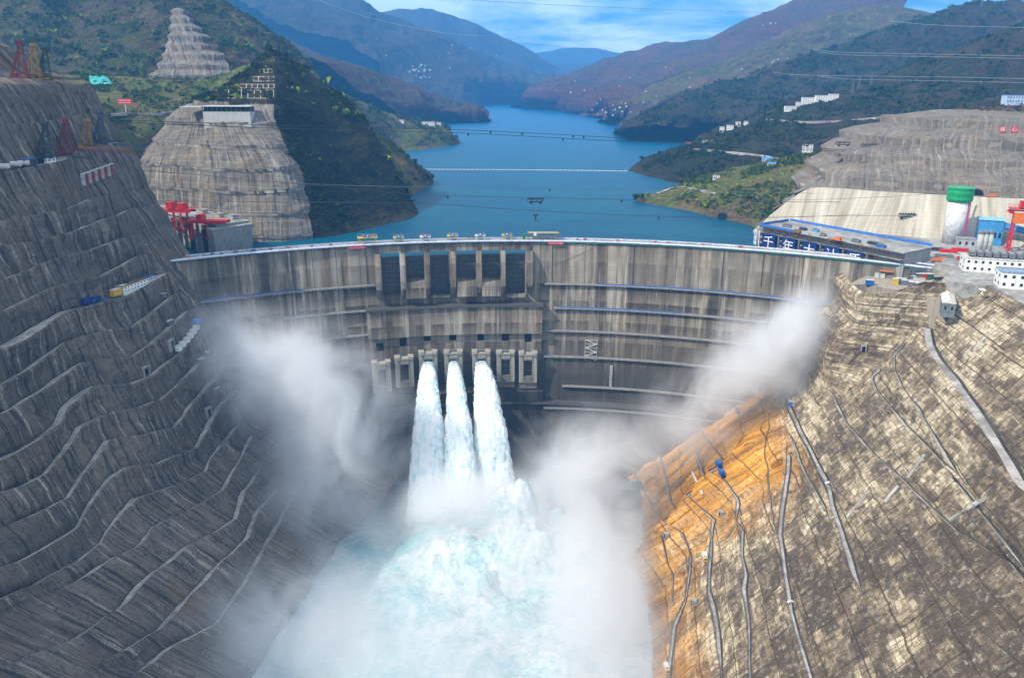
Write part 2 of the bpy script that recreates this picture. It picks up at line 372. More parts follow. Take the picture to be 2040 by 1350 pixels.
def right_rock():
    m = M('panelled_shotcrete'); uv0 = m.co('UV'); g = m.n('ShaderNodeNewGeometry').outputs['Position']
    nd = m.n('ShaderNodeTexNoise'); m.l(g, nd.inputs['Vector']); nd.inputs['Scale'].default_value = 0.06
    vm = m.n('ShaderNodeVectorMath', operation='MULTIPLY_ADD'); m.l(nd.outputs[1], vm.inputs[0]); vm.inputs[1].default_value = (1.2, 1.2, 0); m.l(uv0, vm.inputs[2])
    uv = vm.outputs[0]
    b1 = m.brick(uv, 7.5, 3.4, 0.16, 0.37); b2 = m.brick(uv, 2.6, 6.5, 0.10, 0.5); b3 = m.brick(uv, 19.0, 9.0, 0.2, 0.4)
    b4 = m.brick(uv, 47.0, 12.5, 0.05, 0.45)
    big = m.noise(g, 0.014, 5, 0.65); med = m.noise(g, 0.09, 8, 0.75); fine = m.noise(g, 0.5, 5, 0.75)
    py = m.sep(g)[1]; pz = m.sep(g)[2]
    f = m.math('ADD', m.math('MULTIPLY', b1[0], 0.22), m.math('ADD', m.math('MULTIPLY', b3[0], 0.26), m.math('MULTIPLY', b2[0], 0.14)))
    f = m.math('ADD', f, m.math('MULTIPLY', b4[0], 0.12))
    f = m.math('ADD', f, m.math('ADD', m.rng(med, 0.3, 0.7, 0.0, 0.20), m.rng(big, 0.35, 0.65, 0.0, 0.22)))
    f = m.math('ADD', f, m.rng(py, 330, 560, 0.08, -0.15))     # the near end of the slope is darker
    c = m.ramp(f, [(0.30, (0.60, 0.51, 0.36)), (0.42, (0.42, 0.34, 0.215)), (0.54, (0.20, 0.152, 0.100)), (0.74, (0.085, 0.066, 0.050))])
    c = m.mix(m.math('MULTIPLY', m.ramp(m.noise(g, 0.30, 7, 0.75), [(0.49, 0), (0.58, 1)]), 0.62), c, (0.050, 0.038, 0.027))
    c = m.mix(m.math('MULTIPLY', m.ramp(m.noise(m.map(g, (1, 1, 1), loc=(40, 9, 3)), 0.24, 7, 0.75), [(0.54, 0), (0.62, 1)]), 0.45), c, (0.52, 0.45, 0.33))
    sk = m.noise(m.map(uv, (0.35, 0.035, 1)), 1.0, 5, 0.65)
    c = m.mix(m.math('MULTIPLY', m.ramp(sk, [(0.52, 0), (0.64, 1)]), 0.5), c, (0.10, 0.065, 0.035))
    # ochre colour low on the toe beside the dam
    e = m.noise(m.map(uv, (0.11, 0.02, 1)), 1.0, 5)
    yb = m.rng(m.math('ADD', py, m.math('MULTIPLY', e, 110.0)), 520, 610)
    low = m.math('MULTIPLY', m.rng(pz, -178, -200), 0.75)
    oz = m.math('MULTIPLY', m.rng(m.math('ADD', pz, m.math('MULTIPLY', e, 14.0)), -98, -120), m.math('MAXIMUM', yb, low))
    ok = m.noise(m.map(uv, (0.10, 0.012, 1), loc=(5, 9, 0)), 1.0, 8, 0.68)
    oc = m.ramp(ok, [(0.34, (0.13, 0.065, 0.02)), (0.46, (0.40, 0.175, 0.022)), (0.58, (0.70, 0.32, 0.03)), (0.72, (0.74, 0.48, 0.14))])
    oc = m.mix(m.math('MULTIPLY', m.ramp(m.noise(g, 0.3, 6, 0.75), [(0.5, 0), (0.62, 1)]), 0.4), oc, (0.10, 0.05, 0.02))
    mort = m.math('MULTIPLY', m.math('ADD', b1[1], m.math('MULTIPLY', b3[1], 0.9), clamp=True), 0.75)
    c = m.mix(mort, c, (0.085, 0.06, 0.04))
    c = m.mix(m.math('MULTIPLY', oz, 0.93), c, oc)
    c = m.mix(m.math('MULTIPLY', m.brick(uv, 34.0, 21.0, 0.5, 0.4)[1], 0.7), c, (0.05, 0.035, 0.02))
    pits = m.ramp(m.voro(uv, 0.16), [(0.05, 0.0), (0.10, 1.0)]); c = m.mix(pits, (0.02, 0.018, 0.015), c)
    h = m.math('ADD', m.math('MULTIPLY', m.math('SUBTRACT', 1.0, mort), 0.8), m.math('ADD', fine, m.math('MULTIPLY', b1[0], 0.4)))
    return m.bsdf(c, 0.9, bump=h, bdist=0.9, bstr=0.8, spec=0.15)
def hill_mat(name, veg, veg2, rock, rockline=0.62, scale=0.012, bd=5.0, dry=(0.17, 0.12, 0.07), bright=None):
    m = M(name); g = m.n('ShaderNodeNewGeometry').outputs['Position']
    big = m.noise(g, scale, 6, 0.65); med = m.noise(g, scale * 7, 7, 0.72); fine = m.noise(g, scale * 26, 5, 0.75)
    strata = m.noise(m.map(g, (0.12, 0.12, 1.6)), scale * 4.5, 7, 0.7, 0.6)
    v = m.mix(m.ramp(med, [(0.36, 0), (0.62, 1)]), veg, veg2)
    v = m.mix(m.ramp(big, [(0.42, 0), (0.66, 1)]), v, dry)
    r = m.mix(m.ramp(strata, [(0.35, 0), (0.65, 1)]), tuple(x * 0.45 for x in rock), rock)
    steep = m.math('ADD', m.nz(), m.math('MULTIPLY', m.math('SUBTRACT', m.math('ADD', strata, med), 1.0), 0.9))
    c = m.mix(m.ramp(steep, [(rockline - 0.14, 0), (rockline + 0.06, 1)]), r, v)
    c = m.mix(m.math('MULTIPLY', m.ramp(fine, [(0.48, 0), (0.64, 1)]), 0.8), c, tuple(x * 0.35 for x in veg))
    if bright:
        c = m.mix(m.math('MULTIPLY', m.ramp(m.math('MULTIPLY', fine, med), [(0.31, 0), (0.38, 1)]), 0.9), c, bright)
    h = m.math('ADD', m.math('MULTIPLY', med, 1.0), m.math('ADD', m.math('MULTIPLY', fine, 0.45), m.math('MULTIPLY', strata, 0.6)))
    return m.bsdf(c, 0.95, bump=h, bdist=bd, bstr=0.9, spec=0.08)
def road_mat(name, c):
    m = M(name); g = m.n('ShaderNodeNewGeometry').outputs['Position']
    col = m.mix(m.ramp(m.noise(g, 0.16, 7, 0.75), [(0.35, 0), (0.65, 1)]), tuple(x * 0.45 for x in c), c)
    col = m.mix(m.math('MULTIPLY', m.ramp(m.noise(g, 0.035, 4), [(0.45, 0), (0.6, 1)]), 0.55), col, (0.10, 0.09, 0.075))
    return m.bsdf(col, 0.9, bump=m.noise(g, 1.2, 4), bdist=0.3, spec=0.15)
def water_mat():
    m = M('reservoir_water'); g = m.n('ShaderNodeNewGeometry').outputs['Position']
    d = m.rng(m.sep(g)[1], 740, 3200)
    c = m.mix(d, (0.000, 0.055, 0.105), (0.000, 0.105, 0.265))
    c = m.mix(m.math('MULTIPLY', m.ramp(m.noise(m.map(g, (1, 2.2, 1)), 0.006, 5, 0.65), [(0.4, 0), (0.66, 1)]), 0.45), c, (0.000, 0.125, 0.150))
    h = m.math('ADD', m.noise(m.map(g, (1, 1.6, 1)), 0.16, 6, 0.7), m.math('MULTIPLY', m.noise(m.map(g, (1, 2.5, 1)), 0.025, 4), 0.8))
    return m.bsdf(c, 0.35, bump=h, bdist=1.6, bstr=0.6, spec=0.06)
MAT_DAM = concrete_dam()
MAT_CONC = concrete('grey_concrete', (0.33, 0.32, 0.29))
MAT_DARKCONC = concrete('wet_dark_concrete', (0.085, 0.08, 0.075), dark=0.6)
MAT_LEFT = left_rock('streaked_rock_shotcrete')
MAT_KNOB = left_rock('pale_cut_rock', (0.30, 0.27, 0.225))
MAT_GRID = left_rock('gridded_shotcrete', (0.25, 0.225, 0.19), (9.0, 7.0))
MAT_RIGHT = right_rock()
MAT_BENCH = road_mat('bench_gravel', (0.47, 0.44, 0.39))
MAT_BENCH_SHADE = road_mat('bench_shade_strip', (0.07, 0.062, 0.052))  # dark strip standing in for shade at the foot of each bench wall
MAT_ROAD = road_mat('pale_haul_road', (0.50, 0.47, 0.43))
MAT_YARD = road_mat('yard_concrete', (0.42, 0.41, 0.38))
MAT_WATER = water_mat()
GLASS = paint('dark_window', (0.02, 0.025, 0.03), 0.15, var=0.1)
BLACK = paint('black_void', (0.006, 0.006, 0.007), 0.9, var=0.1)
STEEL = paint('grey_steel', (0.16, 0.165, 0.17), 0.5)
DSTEEL = paint('dark_steel', (0.035, 0.04, 0.045), 0.5)
WHITE = paint('white_paint', (0.78, 0.77, 0.74), 0.5, var=0.10)
OFFW = paint('dirty_white_paint', (0.55, 0.54, 0.50), 0.6, var=0.15)
RED = paint('red_paint', (0.55, 0.015, 0.012), 0.45, var=0.2)
SIGNRED = paint('banner_red', (0.62, 0.02, 0.03), 0.5, var=0.08)
ORANGE = paint('orange_paint', (0.70, 0.17, 0.02), 0.5)
YELLOW = paint('yellow_paint', (0.62, 0.40, 0.04), 0.5)
BLUE = paint('blue_paint', (0.02, 0.13, 0.42), 0.45)
SKYBLUE = paint('light_blue_sheet', (0.06, 0.30, 0.62), 0.45)
NAVY = paint('navy_panel', (0.008, 0.03, 0.15), 0.45)
GREEN = paint('green_paint', (0.02, 0.22, 0.06), 0.5)
TEAL = paint('teal_sheet', (0.03, 0.40, 0.36), 0.6)
PALEGOLD = paint('pale_yellow_steel', (0.50, 0.42, 0.16), 0.5)
RUBBER = paint('black_rubber', (0.02, 0.02, 0.02), 0.8)

# ================================================================== dam
CX, CY, CR = 7.0, 139.0, 590.0
WZ = -4.0
def dlean(z): return 0.11 * np.maximum(0, 12 - z)
def dpos(a, z, off=0.0):
    r = CR - dlean(z) - off
    return Vector((CX + r * math.sin(a), CY + r * math.cos(a), z))
def dray(px, py, off=0.0):
    """angle and height where the sight line meets the dam face"""
    d = ray(px, py); lo, hi = 300.0, 1100.0
    for _ in range(50):
        t = (lo + hi) / 2; p = CAMP + d * t
        if math.hypot(p.x - CX, p.y - CY) > CR - float(dlean(p.z)) - off: hi = t
        else: lo = t
    return math.atan2(p.x - CX, p.y - CY), p.z
def arcsolid(mb, a0, a1, z0, z1, off0, off1, step=0.006, taper=0.0):
    """solid following the arch between offsets off0 (back) and off1 (front)"""
    n = max(2, int(abs(a1 - a0) / step) + 1); vs = []; fs = []
    for i in range(n):
        a = a0 + (a1 - a0) * i / (n - 1)
        vs += [dpos(a, z0, off0), dpos(a, z0, off1 - taper), dpos(a, z1, off1), dpos(a, z1, off0)]
    for i in range(n - 1):
        o = i * 4
        for j in range(4): fs.append((o + j, o + (j + 1) % 4, o + 4 + (j + 1) % 4, o + 4 + j))
    fs += [(0, 3, 2, 1), tuple(4 * (n - 1) + j for j in range(4))]
    return mb.add(vs, fs)
def dam_uv(o):
    """metres along the arch and up the face, for the stains"""
    me = o.data; uvl = me.uv_layers.new(name='metres'); co = np.empty(len(me.vertices) * 3); me.vertices.foreach_get('co', co); co = co.reshape(-1, 3)
    a = np.arctan2(co[:, 0] - CX, co[:, 1] - CY); r = np.hypot(co[:, 0] - CX, co[:, 1] - CY)
    li = np.empty(len(me.loops), np.int32); me.loops.foreach_get('vertex_index', li)
    uvl.data.foreach_set('uv', np.stack([a * 560 + 400, co[:, 2] + 300 + (560 - r) * 0.0], -1)[li].reshape(-1))
    return o
dam = thing('dam', 'huge curved grey concrete arch dam streaked with dark stains across the gorge', 'dam', (0, 0, 0))
WIN = [(760, 798), (807, 845), (857, 894), (910, 948), (960, 997), (1008, 1046)]
BOT = [590, 557, 590, 557, 557, 590]
WA = [(dray(l, 535)[0], dray(r, 535)[0]) for l, r in WIN]
WTOP = 4.2; WB = [dray((l + r) / 2, b)[1] for (l, r), b in zip(WIN, BOT)]
AL, AR = R(-40), R(34.4)
cuts = sorted(set([AL, AR] + [x for w in WA for x in w]))
acols = []
for i in range(len(cuts) - 1):
    k = max(1, int((cuts[i + 1] - cuts[i]) / 0.008)); acols += list(np.linspace(cuts[i], cuts[i + 1], k, endpoint=False))
acols.append(cuts[-1])
zc = sorted(set([12.0, WTOP] + WB)); zrows = []
zl = [-230.0, -200, -170, -140, -118] + [z for z in np.arange(-110, 12, 8.0)] + zc; zrows = sorted(set(round(float(z), 3) for z in zl))
def is_open(a, z):
    for (l, r), b in zip(WA, WB):
        if l < a < r and b < z < WTOP: return True
    return False
mb = MB()
nu_ = len(acols)
for sgn, offset in ((0, 0.0), (1, None)):
    o = len(mb.v)
    for z in zrows:
        for a in acols:
            if sgn == 0: mb.v.append(tuple(dpos(a, z)))
            else: mb.v.append((CX + (CR + 12) * math.sin(a), CY + (CR + 12) * math.cos(a), z))
    for i in range(len(zrows) - 1):
        for j in range(nu_ - 1):
            if is_open((acols[j] + acols[j + 1]) / 2, (zrows[i] + zrows[i + 1]) / 2): continue
            q = (o + i * nu_ + j, o + i * nu_ + j + 1, o + (i + 1) * nu_ + j + 1, o + (i + 1) * nu_ + j)
            mb.f.append(q if sgn == 0 else q[::-1])
def up(a, z): return (CX + (CR + 12) * math.sin(a), CY + (CR + 12) * math.cos(a), z)
for (l, r), b in zip(WA, WB):
    f = [dpos(l, b), dpos(r, b), dpos(r, WTOP), dpos(l, WTOP)]; k = [up(l, b), up(r, b), up(r, WTOP), up(l, WTOP)]
    mb.add(f + k, [(0, 4, 5, 1), (1, 5, 6, 2), (2, 6, 7, 3), (3, 7, 4, 0)])
wall = dam_uv(obj('dam_wall', mb, MAT_DAM, dam))
mb = MB(); arcsolid(mb, AL, AR, 12.02, 13.0, -12.5, 1.2); obj('crest_road', mb, MAT_YARD, dam)
for off in (0.9, -12.2):
    mb = MB(); arcsolid(mb, R(-35), R(36), 13.0, 14.3, off - 0.5, off); obj('parapet', mb, paint('lilac_white_rail', (0.60, 0.62, 0.72), 0.5), dam)
mb = MB(); pts = [dpos(a, 13.6, 2.1) for a in np.linspace(R(-34.5), R(35.5), 160)]; mb.tube(pts, 0.75, 8)
obj('pipe', mb, paint('pale_blue_pipe', (0.55, 0.66, 0.80), 0.4), dam)
mb = MB(); pts = [dpos(a, 11.6, 0.9) for a in np.linspace(R(2), R(35.5), 90)]; mb.tube(pts, 0.5, 6); obj('pipe', mb, paint('sea_green_pipe', (0.03, 0.30, 0.26), 0.4), dam)
mb = MB()                                          # brackets under the crest edge
for a in np.arange(R(-32), R(33), 0.0062): mb.box(dpos(a, 11.1, 0.55), (0.7, 1.1, 1.5), -a)
stuff_(obj('crest_brackets', mb, MAT_DARKCONC, dam))
mb = MB(); rnd = random.Random(4)                  # handrail posts on the crest
for a in np.arange(R(-34), R(35), 0.0042): mb.bar(dpos(a, 14.3, 0.65), dpos(a, 15.5, 0.65), 0.12)
pts = [dpos(a, 15.5, 0.65) for a in np.linspace(R(-34), R(35), 150)]; mb.tube(pts, 0.08, 4); obj('handrail', mb, STEEL, dam)
# piers between the surface gates
PX = [752, 802, 851, 902, 954, 1002, 1056]
for i, px in enumerate(PX):
    a, _ = dray(px, 535); w = (5.2 if i not in (0, 6) else 5.0); n = 4.2 / CR
    mb = MB(); hw = w / 2
    prof = [(-0.5, 4.0), (4.0, 3.5), (9.0, -6), (11.5, -22), (10.5, -30), (6.0, -37), (-0.5, -39)]   # (offset, height)
    vs = []
    for sg in (-1, 1):
        for off, z in prof:
            aa = a + sg * hw / CR; vs.append(dpos(aa, z, off))
    k = len(prof); mb.add(vs, [tuple(range(k)), tuple(range(2 * k - 1, k - 1, -1))] + [(j, k + j, k + (j + 1) % k, (j + 1) % k) for j in range(k)])
    dam_uv(obj('pier', mb, MAT_DAM, dam))
    mb = MB(); mb.bar(dpos(a, 3.9, 0.6), dpos(a, 11.9, 0.6), 1.7, 1.6); obj('joint_rib', mb, MAT_DARKCONC, dam)
for (l, r), b in zip(WA, WB):                      # steel gates, held below the top so the lake shows above them
    g = MB(); arcsolid(g, l + 0.0006, r - 0.0006, b + 0.02, -1.3, -8.0, -6.8, 0.004)
    gt = obj('gate', g, paint('wet_gate_steel', (0.075, 0.072, 0.068), 0.6), dam)
    g = MB()
    for k in range(1, 5): aa = l + (r - l) * k / 5; g.bar(dpos(aa, b + 0.3, -6.6), dpos(aa, -1.6, -6.6), 0.5)
    for z in np.arange(b + 3, -3, 4.5): arcsolid(g, l + 0.001, r - 0.001, z, z + 0.5, -6.79, -6.2, 0.004)
    obj('stiffener', g, DSTEEL, gt)
    g = MB(); g.tube([dpos(aa, -0.4, -6.5) for aa in np.linspace(l + .001, r - .001, 4)], 0.18, 5)
    for aa in np.linspace(l + .002, r - .002, 5): g.bar(dpos(aa, -1.3, -6.5), dpos(aa, -0.3, -6.5), 0.2)
    obj('gate_rail', g, STEEL, gt)
for i, ((l, r), b) in enumerate(zip(WA, WB)):      # chute lips below each opening
    hi = BOT[i] < 580
    mb = MB(); arcsolid(mb, l - 0.0005, r + 0.0005, -38.5, b - 0.1, -0.3, 9.5 if hi else 5.0, 0.004, -2.0 if hi else 0); dam_uv(obj('chute_lip', mb, MAT_DAM, dam))
# protruding central block
aB0, _ = dray(733, 650, 8); aB1, _ = dray(1080, 650, 8)
zB1 = dray(905, 612, 8)[1]; zB2 = dray(905, 666, 8)[1]; zB3 = dray(905, 785, 12)[1]
mb = MB(); arcsolid(mb, aB0, aB1, zB2, zB1, -0.4, 9.0); dam_uv(obj('spillway_block', mb, MAT_DAM, dam))
mb = MB(); arcsolid(mb, aB0 - 0.002, aB1 + 0.002, zB1 + 0.02, zB1 + 2.2, -0.4, 11.0); obj('ledge', mb, MAT_DARKCONC, dam)
mb = MB(); arcsolid(mb, aB0 + 0.001, aB1 - 0.001, zB3, zB2 - 0.02, -0.4, 5.0); dam_uv(obj('outlet_wall', mb, MAT_DAM, dam))
mb = MB(); arcsolid(mb, aB0 - 0.003, aB1 + 0.003, zB3 - 12, zB3 - 0.02, -0.4, 9.0, taper=4.0); dam_uv(obj('apron', mb, MAT_DAM, dam))
mb = MB(); arcsolid(mb, AL, AR, zB3 - 15, zB3 - 12.1, -0.4, 4.5); obj('ledge', mb, MAT_DARKCONC, dam)
# seven deep outlets
OPX = [757, 803, 851, 902, 958, 1007, 1052]; OPY = [690, 680, 670, 669, 669, 670, 672]
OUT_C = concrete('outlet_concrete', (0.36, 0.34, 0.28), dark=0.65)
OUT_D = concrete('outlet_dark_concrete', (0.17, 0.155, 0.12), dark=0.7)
JETSRC = []
for i, (px, py) in enumerate(zip(OPX, OPY)):
    a, zt = dray(px, py, 8.0)
    root = bpy.data.objects.new('outlet', None); COL.objects.link(root); root.parent = dam
    root.location = dpos(a, zt, 4.9); root.rotation_euler = (0, 0, -a); hw = 9.3
    def B(nm, boxes, mt):
        m_ = MB()
        for c, d in boxes: m_.box(c, d)
        return obj(nm, m_, mt, root)
    tw = 0.2 if i in (0, 1) else 0.0
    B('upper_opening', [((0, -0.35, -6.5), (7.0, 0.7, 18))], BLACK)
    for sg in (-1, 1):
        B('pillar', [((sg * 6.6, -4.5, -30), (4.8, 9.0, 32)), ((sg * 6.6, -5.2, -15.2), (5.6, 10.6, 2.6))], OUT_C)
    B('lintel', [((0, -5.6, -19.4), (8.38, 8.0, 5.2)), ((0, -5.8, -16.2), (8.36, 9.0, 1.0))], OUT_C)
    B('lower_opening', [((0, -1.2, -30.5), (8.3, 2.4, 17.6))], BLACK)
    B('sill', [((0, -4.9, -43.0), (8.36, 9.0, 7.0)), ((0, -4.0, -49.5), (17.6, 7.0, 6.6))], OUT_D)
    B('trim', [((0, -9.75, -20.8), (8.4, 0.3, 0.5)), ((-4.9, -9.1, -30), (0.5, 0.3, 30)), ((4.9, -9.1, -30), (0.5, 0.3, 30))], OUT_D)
    if i in (3, 4, 5):
        B('platform', [((0, -3.4, -14.6), (13, 5.6, 0.7))], STEEL)
    if i in (2, 3, 4): JETSRC.append((a, zt - 27.5))
# walkways on the face
WALKS = [(1085, 1705, 563, 1085), (1103, 1700, 611, 1110), (1085, 1640, 656, 1085), (1083, 1600, 707, 1085), (1120, 1600, 766, 1125), (1083, 1560, 809, 1090),
         (380, 747, 566, 745), (560, 742, 616, 740), (600, 733, 665, 730)]
CATW = []
for k, (x0, x1, yy, xr) in enumerate(WALKS):
    a_, z = dray(xr, yy); a0, _ = dray(x0, yy); a1, _ = dray(x1, yy + (45 if x1 > 1300 else -20 if x1 < 800 else 0))
    if k >= 6: a0, _ = dray(x0, yy + 30); a1, _ = dray(x1, yy)
    mb = MB(); arcsolid(mb, a0, a1, z - 1.2, z, -0.3, 3.4)
    w = obj('walkway', mb, paint('pale_walkway', (0.25, 0.24, 0.22), 0.7), dam)
    mb = MB()
    for a in np.arange(min(a0, a1) + 0.002, max(a0, a1), 0.0062):
        mb.bar(dpos(a, z - 4.2, 0.0), dpos(a, z - 1.2, 2.8), 0.45)
    stuff_(obj('bracket', mb, MAT_DARKCONC, w))
    mb = MB()
    for a in np.arange(min(a0, a1) + 0.002, max(a0, a1), 0.0045): mb.bar(dpos(a, z, 3.2), dpos(a, z + 1.3, 3.2), 0.12)
    mb.tube([dpos(a, z + 1.3, 3.2) for a in np.linspace(a0, a1, 60)], 0.09, 4)
    obj('handrail', mb, STEEL, w)
    if k in (0, 1, 6, 3):                          # blue tarpaulins lying on the outer stretches
        b0, b1 = {0: (a0 + (a1 - a0) * .18, a1), 1: (a0 + .01, a0 + (a1 - a0) * .45), 6: (a0, a0 + (a1 - a0) * .6), 3: (a0, a0 + .012)}[k]
        mb = MB(); arcsolid(mb, b0, b1, z + 0.03, z + 0.5, 0.2, 2.9); obj('tarpaulin', mb, paint('blue_tarp', (0.05, 0.14, 0.42), 0.6), w)
CATW = None
# zigzag ladder tower and a vertical pipe on the right half
a, z = dray(1178, 676); a2, z2 = dray(1178, 716)
mb = MB(); tw = 6.0
for sg in (-1, 1): mb.bar(dpos(a + sg * tw / CR, z2, 1.5), dpos(a + sg * tw / CR, z, 1.5), 0.35)
n = 5
for k in range(n):
    za, zb = z2 + (z - z2) * k / n, z2 + (z - z2) * (k + 1) / n; s_ = 1 if k % 2 else -1
    mb.bar(dpos(a - s_ * tw / CR, za, 1.5), dpos(a + s_ * tw / CR, zb, 1.5), 0.6); mb.bar(dpos(a - tw / CR, zb, 1.5), dpos(a + tw / CR, zb, 1.5), 0.3)
obj('stair_tower', mb, OFFW, dam)
a, z = dray(1218, 727); _, z2 = dray(1218, 772); mb = MB(); mb.bar(dpos(a, z2, 0.9), dpos(a, z, 0.9), 2.6, 1.8); obj('buttress_rib', mb, MAT_CONC, dam)
for px in (430, 610, 730, 1100, 1262, 1440, 1520, 1600):    # drain pipes and joints standing proud of the upper face
    a, z = dray(px, 530); mb = MB(); mb.tube([dpos(a, 11, 0.35), dpos(a, z - 20, 0.35)], 0.3, 6); obj('drain_pipe', mb, DSTEEL, dam)
# ================================================================== the two cut slopes of the gorge
def smooth01(a, b, x): t = min(1, max(0, (x - a) / (b - a))); return t * t * (3 - 2 * t)
def sx_left(y, z):
    x = -330 + 0.23 * (y - 472) - 0.466 * z
    h = max(0, z - 163); x += 0.8 * max(0, -130 - z)
    return x - 12 * smooth01(160, 172, z) - 0.35 * h - 4.0 * max(0, y - 668 + 0.9 * h)
def sx_right(y, z):
    b = smooth01(566, 590, y) * (48 * smooth01(-95, -35, z) + 26 * smooth01(-30, 0, z))
    yc = 592 + 0.62 * min(0, z + 118)                    # faceted wedge of the ochre toe
    b += 19 * max(0, 1 - abs(y - yc) / (46 if y < yc else 26)) * smooth01(-112, -138, z)
    return 345 + 0.15 * (y - 500) + 1.11 * (z - 12) + 13 - b
def on_slope(px, py, sx):
    d = ray(px, py); best = None; t0 = 120.0; f0 = None
    for t in np.arange(120, 1200, 4.0):
        p = CAMP + d * t; f = p.x - sx(p.y, p.z)
        if f0 is not None and (f > 0) != (f0 > 0):
            lo, hi = t0, t
            for _ in range(30):
                m_ = (lo + hi) / 2; q = CAMP + d * m_
                if ((q.x - sx(q.y, q.z)) > 0) == (f0 > 0): lo = m_
                else: hi = m_
            return CAMP + d * lo
        t0, f0 = t, f
    return None
def cut_slope(name, sx, sgn, benches, y0, y1, dy, ztop, zbot, sub, mats, amp, seed, extrap=0.0, blocks=()):
    ys = np.arange(y0, y1 + dy, dy); n = len(ys); Z = []; Wd = []; RD = []
    for bpx, w, rd in benches:
        P = [on_slope(px, py, sx) for px, py in bpx]; P = sorted([p for p in P if p is not None], key=lambda p: p.y)
        yy = np.array([p.y for p in P]); zz = np.array([p.z for p in P])
        keep = np.concatenate([[True], np.diff(yy) > 0.5]); yy, zz = yy[keep], zz[keep]
        z = np.interp(ys, yy, zz)
        act = sstep(yy[0] - 22, yy[0] + 2, ys) * (1 - sstep(yy[-1] - 2, yy[-1] + 22, ys))
        if yy[0] < y0 + 60: act = np.where(ys < yy[0] + 5, 1, act)
        if extrap: z = z + np.where(ys < yy[0], (yy[0] - ys) * extrap, 0)
        z = z + fbm(np.stack([ys, ys * 0 + seed, ys * 0 + len(Z) * 9.1], -1), 30, 4, seed) * (1.6 if sgn > 0 else 0.45) * (1.0 if rd != 2 else 0.5)
        Z.append(z); Wd.append(w * act * (0.95 + (0.45 if rd != 2 else 0.15) * fbm(np.stack([ys, ys * 0 + len(Z) * 7.7, ys * 0], -1), 22, 3, seed + 5))); RD.append(rd)
    order = np.argsort([-z.mean() for z in Z])
    Zs = [np.full(n, 0.0) + np.array([ztop(y) for y in ys])]; Ws = [np.zeros(n)]; Rs = [0]
    for k in order:
        z = np.minimum(Z[k], Zs[-1] - 2.5); Zs.append(z); Ws.append(np.maximum(Wd[k], 0.05)); Rs.append(RD[k])
    Zs.append(np.minimum(np.full(n, float(zbot)), Zs[-1] - 3)); Ws.append(np.zeros(n)); Rs.append(0)
    rows = []; fm = []; tr = []
    def emit(z, off, tread): rows.append((z, off)); tr.append(tread)
    for k in range(len(Zs) - 1):
        za, zb = Zs[k], Zs[k + 1]; wa, wb = Ws[k], Ws[k + 1]
        for s in range(sub + 1):                      # the face between two benches
            f = s / sub; emit(za + (zb - za) * f, wa / 2 * (1 - f) - wb / 2 * f, 0)
            if s < sub: fm.append(0)
        if k < len(Zs) - 2:                           # shade painted as a dark inner strip, bench road, kerb
            lh = np.minimum(1.3, wb * 0.3); li = np.minimum(0.7, wb * 0.12)
            fm.append(3); emit(zb, -wb / 2 + wb * (0.13 if sgn > 0 else 0.22), 1); fm.append(1 if Rs[k + 1] == 0 else 2)
            emit(zb, wb / 2 - li, 1); fm.append(0); emit(zb + lh, wb / 2 - li, 1); fm.append(0); emit(zb + lh, wb / 2, 1); fm.append(0)
    G = np.zeros((len(rows), n, 3))
    for i, (z, off) in enumerate(rows):
        G[i, :, 1] = ys; G[i, :, 2] = z
        G[i, :, 0] = [sx(y, zz) for y, zz in zip(ys, z)] + sgn * off
    treads = np.zeros(len(rows))
    for i, q in enumerate(fm):
        if q or tr[i]: treads[i] = treads[i + 1] = 1
    P = G.copy(); q = P * np.array([1.0, 1.0, 0.55])
    d = fbm(q, 46, 4, seed) * amp + fbm(P * np.array([1, 1, 0.16]), 7.0, 4, seed + 3) * amp * (0.28 if sgn > 0 else 0.5) + fbm(P * np.array([1, 1, 0.5]), 4.5, 4, seed + 9, 0.6) * amp * (0.24 if sgn > 0 else 0.34) - np.maximum(0, fbm(P * np.array([1, 1, 0.12]), 16, 3, seed + 14)) * amp * (0.45 if sgn > 0 else 0.9)
    fall = 1 - 0.96 * treads[:, None]
    near = treads.copy()                                # keep the wall from bulging out over the bench below it
    for s_ in range(1, 5): near[:-s_] = np.maximum(near[:-s_], treads[s_:] * (1 - s_ / 5)); near[s_:] = np.maximum(near[s_:], treads[:-s_] * (1 - s_ / 5))
    for cy, cz, ca, fn in blocks: d = d + cells(P[..., 1] + fbm(P, 20, 2, seed + 4) * 2, P[..., 2], cy, cz, seed + int(cy)) * ca * (fn(P) if fn else 1.0)
    big = fbm(q, 60, 3, seed) * amp * 0.8
    d = (d - big) * np.minimum(fall, 1 - near[:, None] * 0.85) + big
    G[:, :, 0] += sgn * d; G[:, :, 1] -= 0.35 * d * 0.3
    G = G[::-1] if sgn > 0 else G[::-1, ::-1]; P = P[::-1] if sgn > 0 else P[::-1, ::-1]
    fmr = np.array(fm)[::-1]
    return smooth_grid(name, np.ascontiguousarray(G), mats, np.repeat(fmr[:, None], n - 1, axis=1), smooth=False, UV=(P[..., 1], (P[..., 2] + 300) * 1.3))

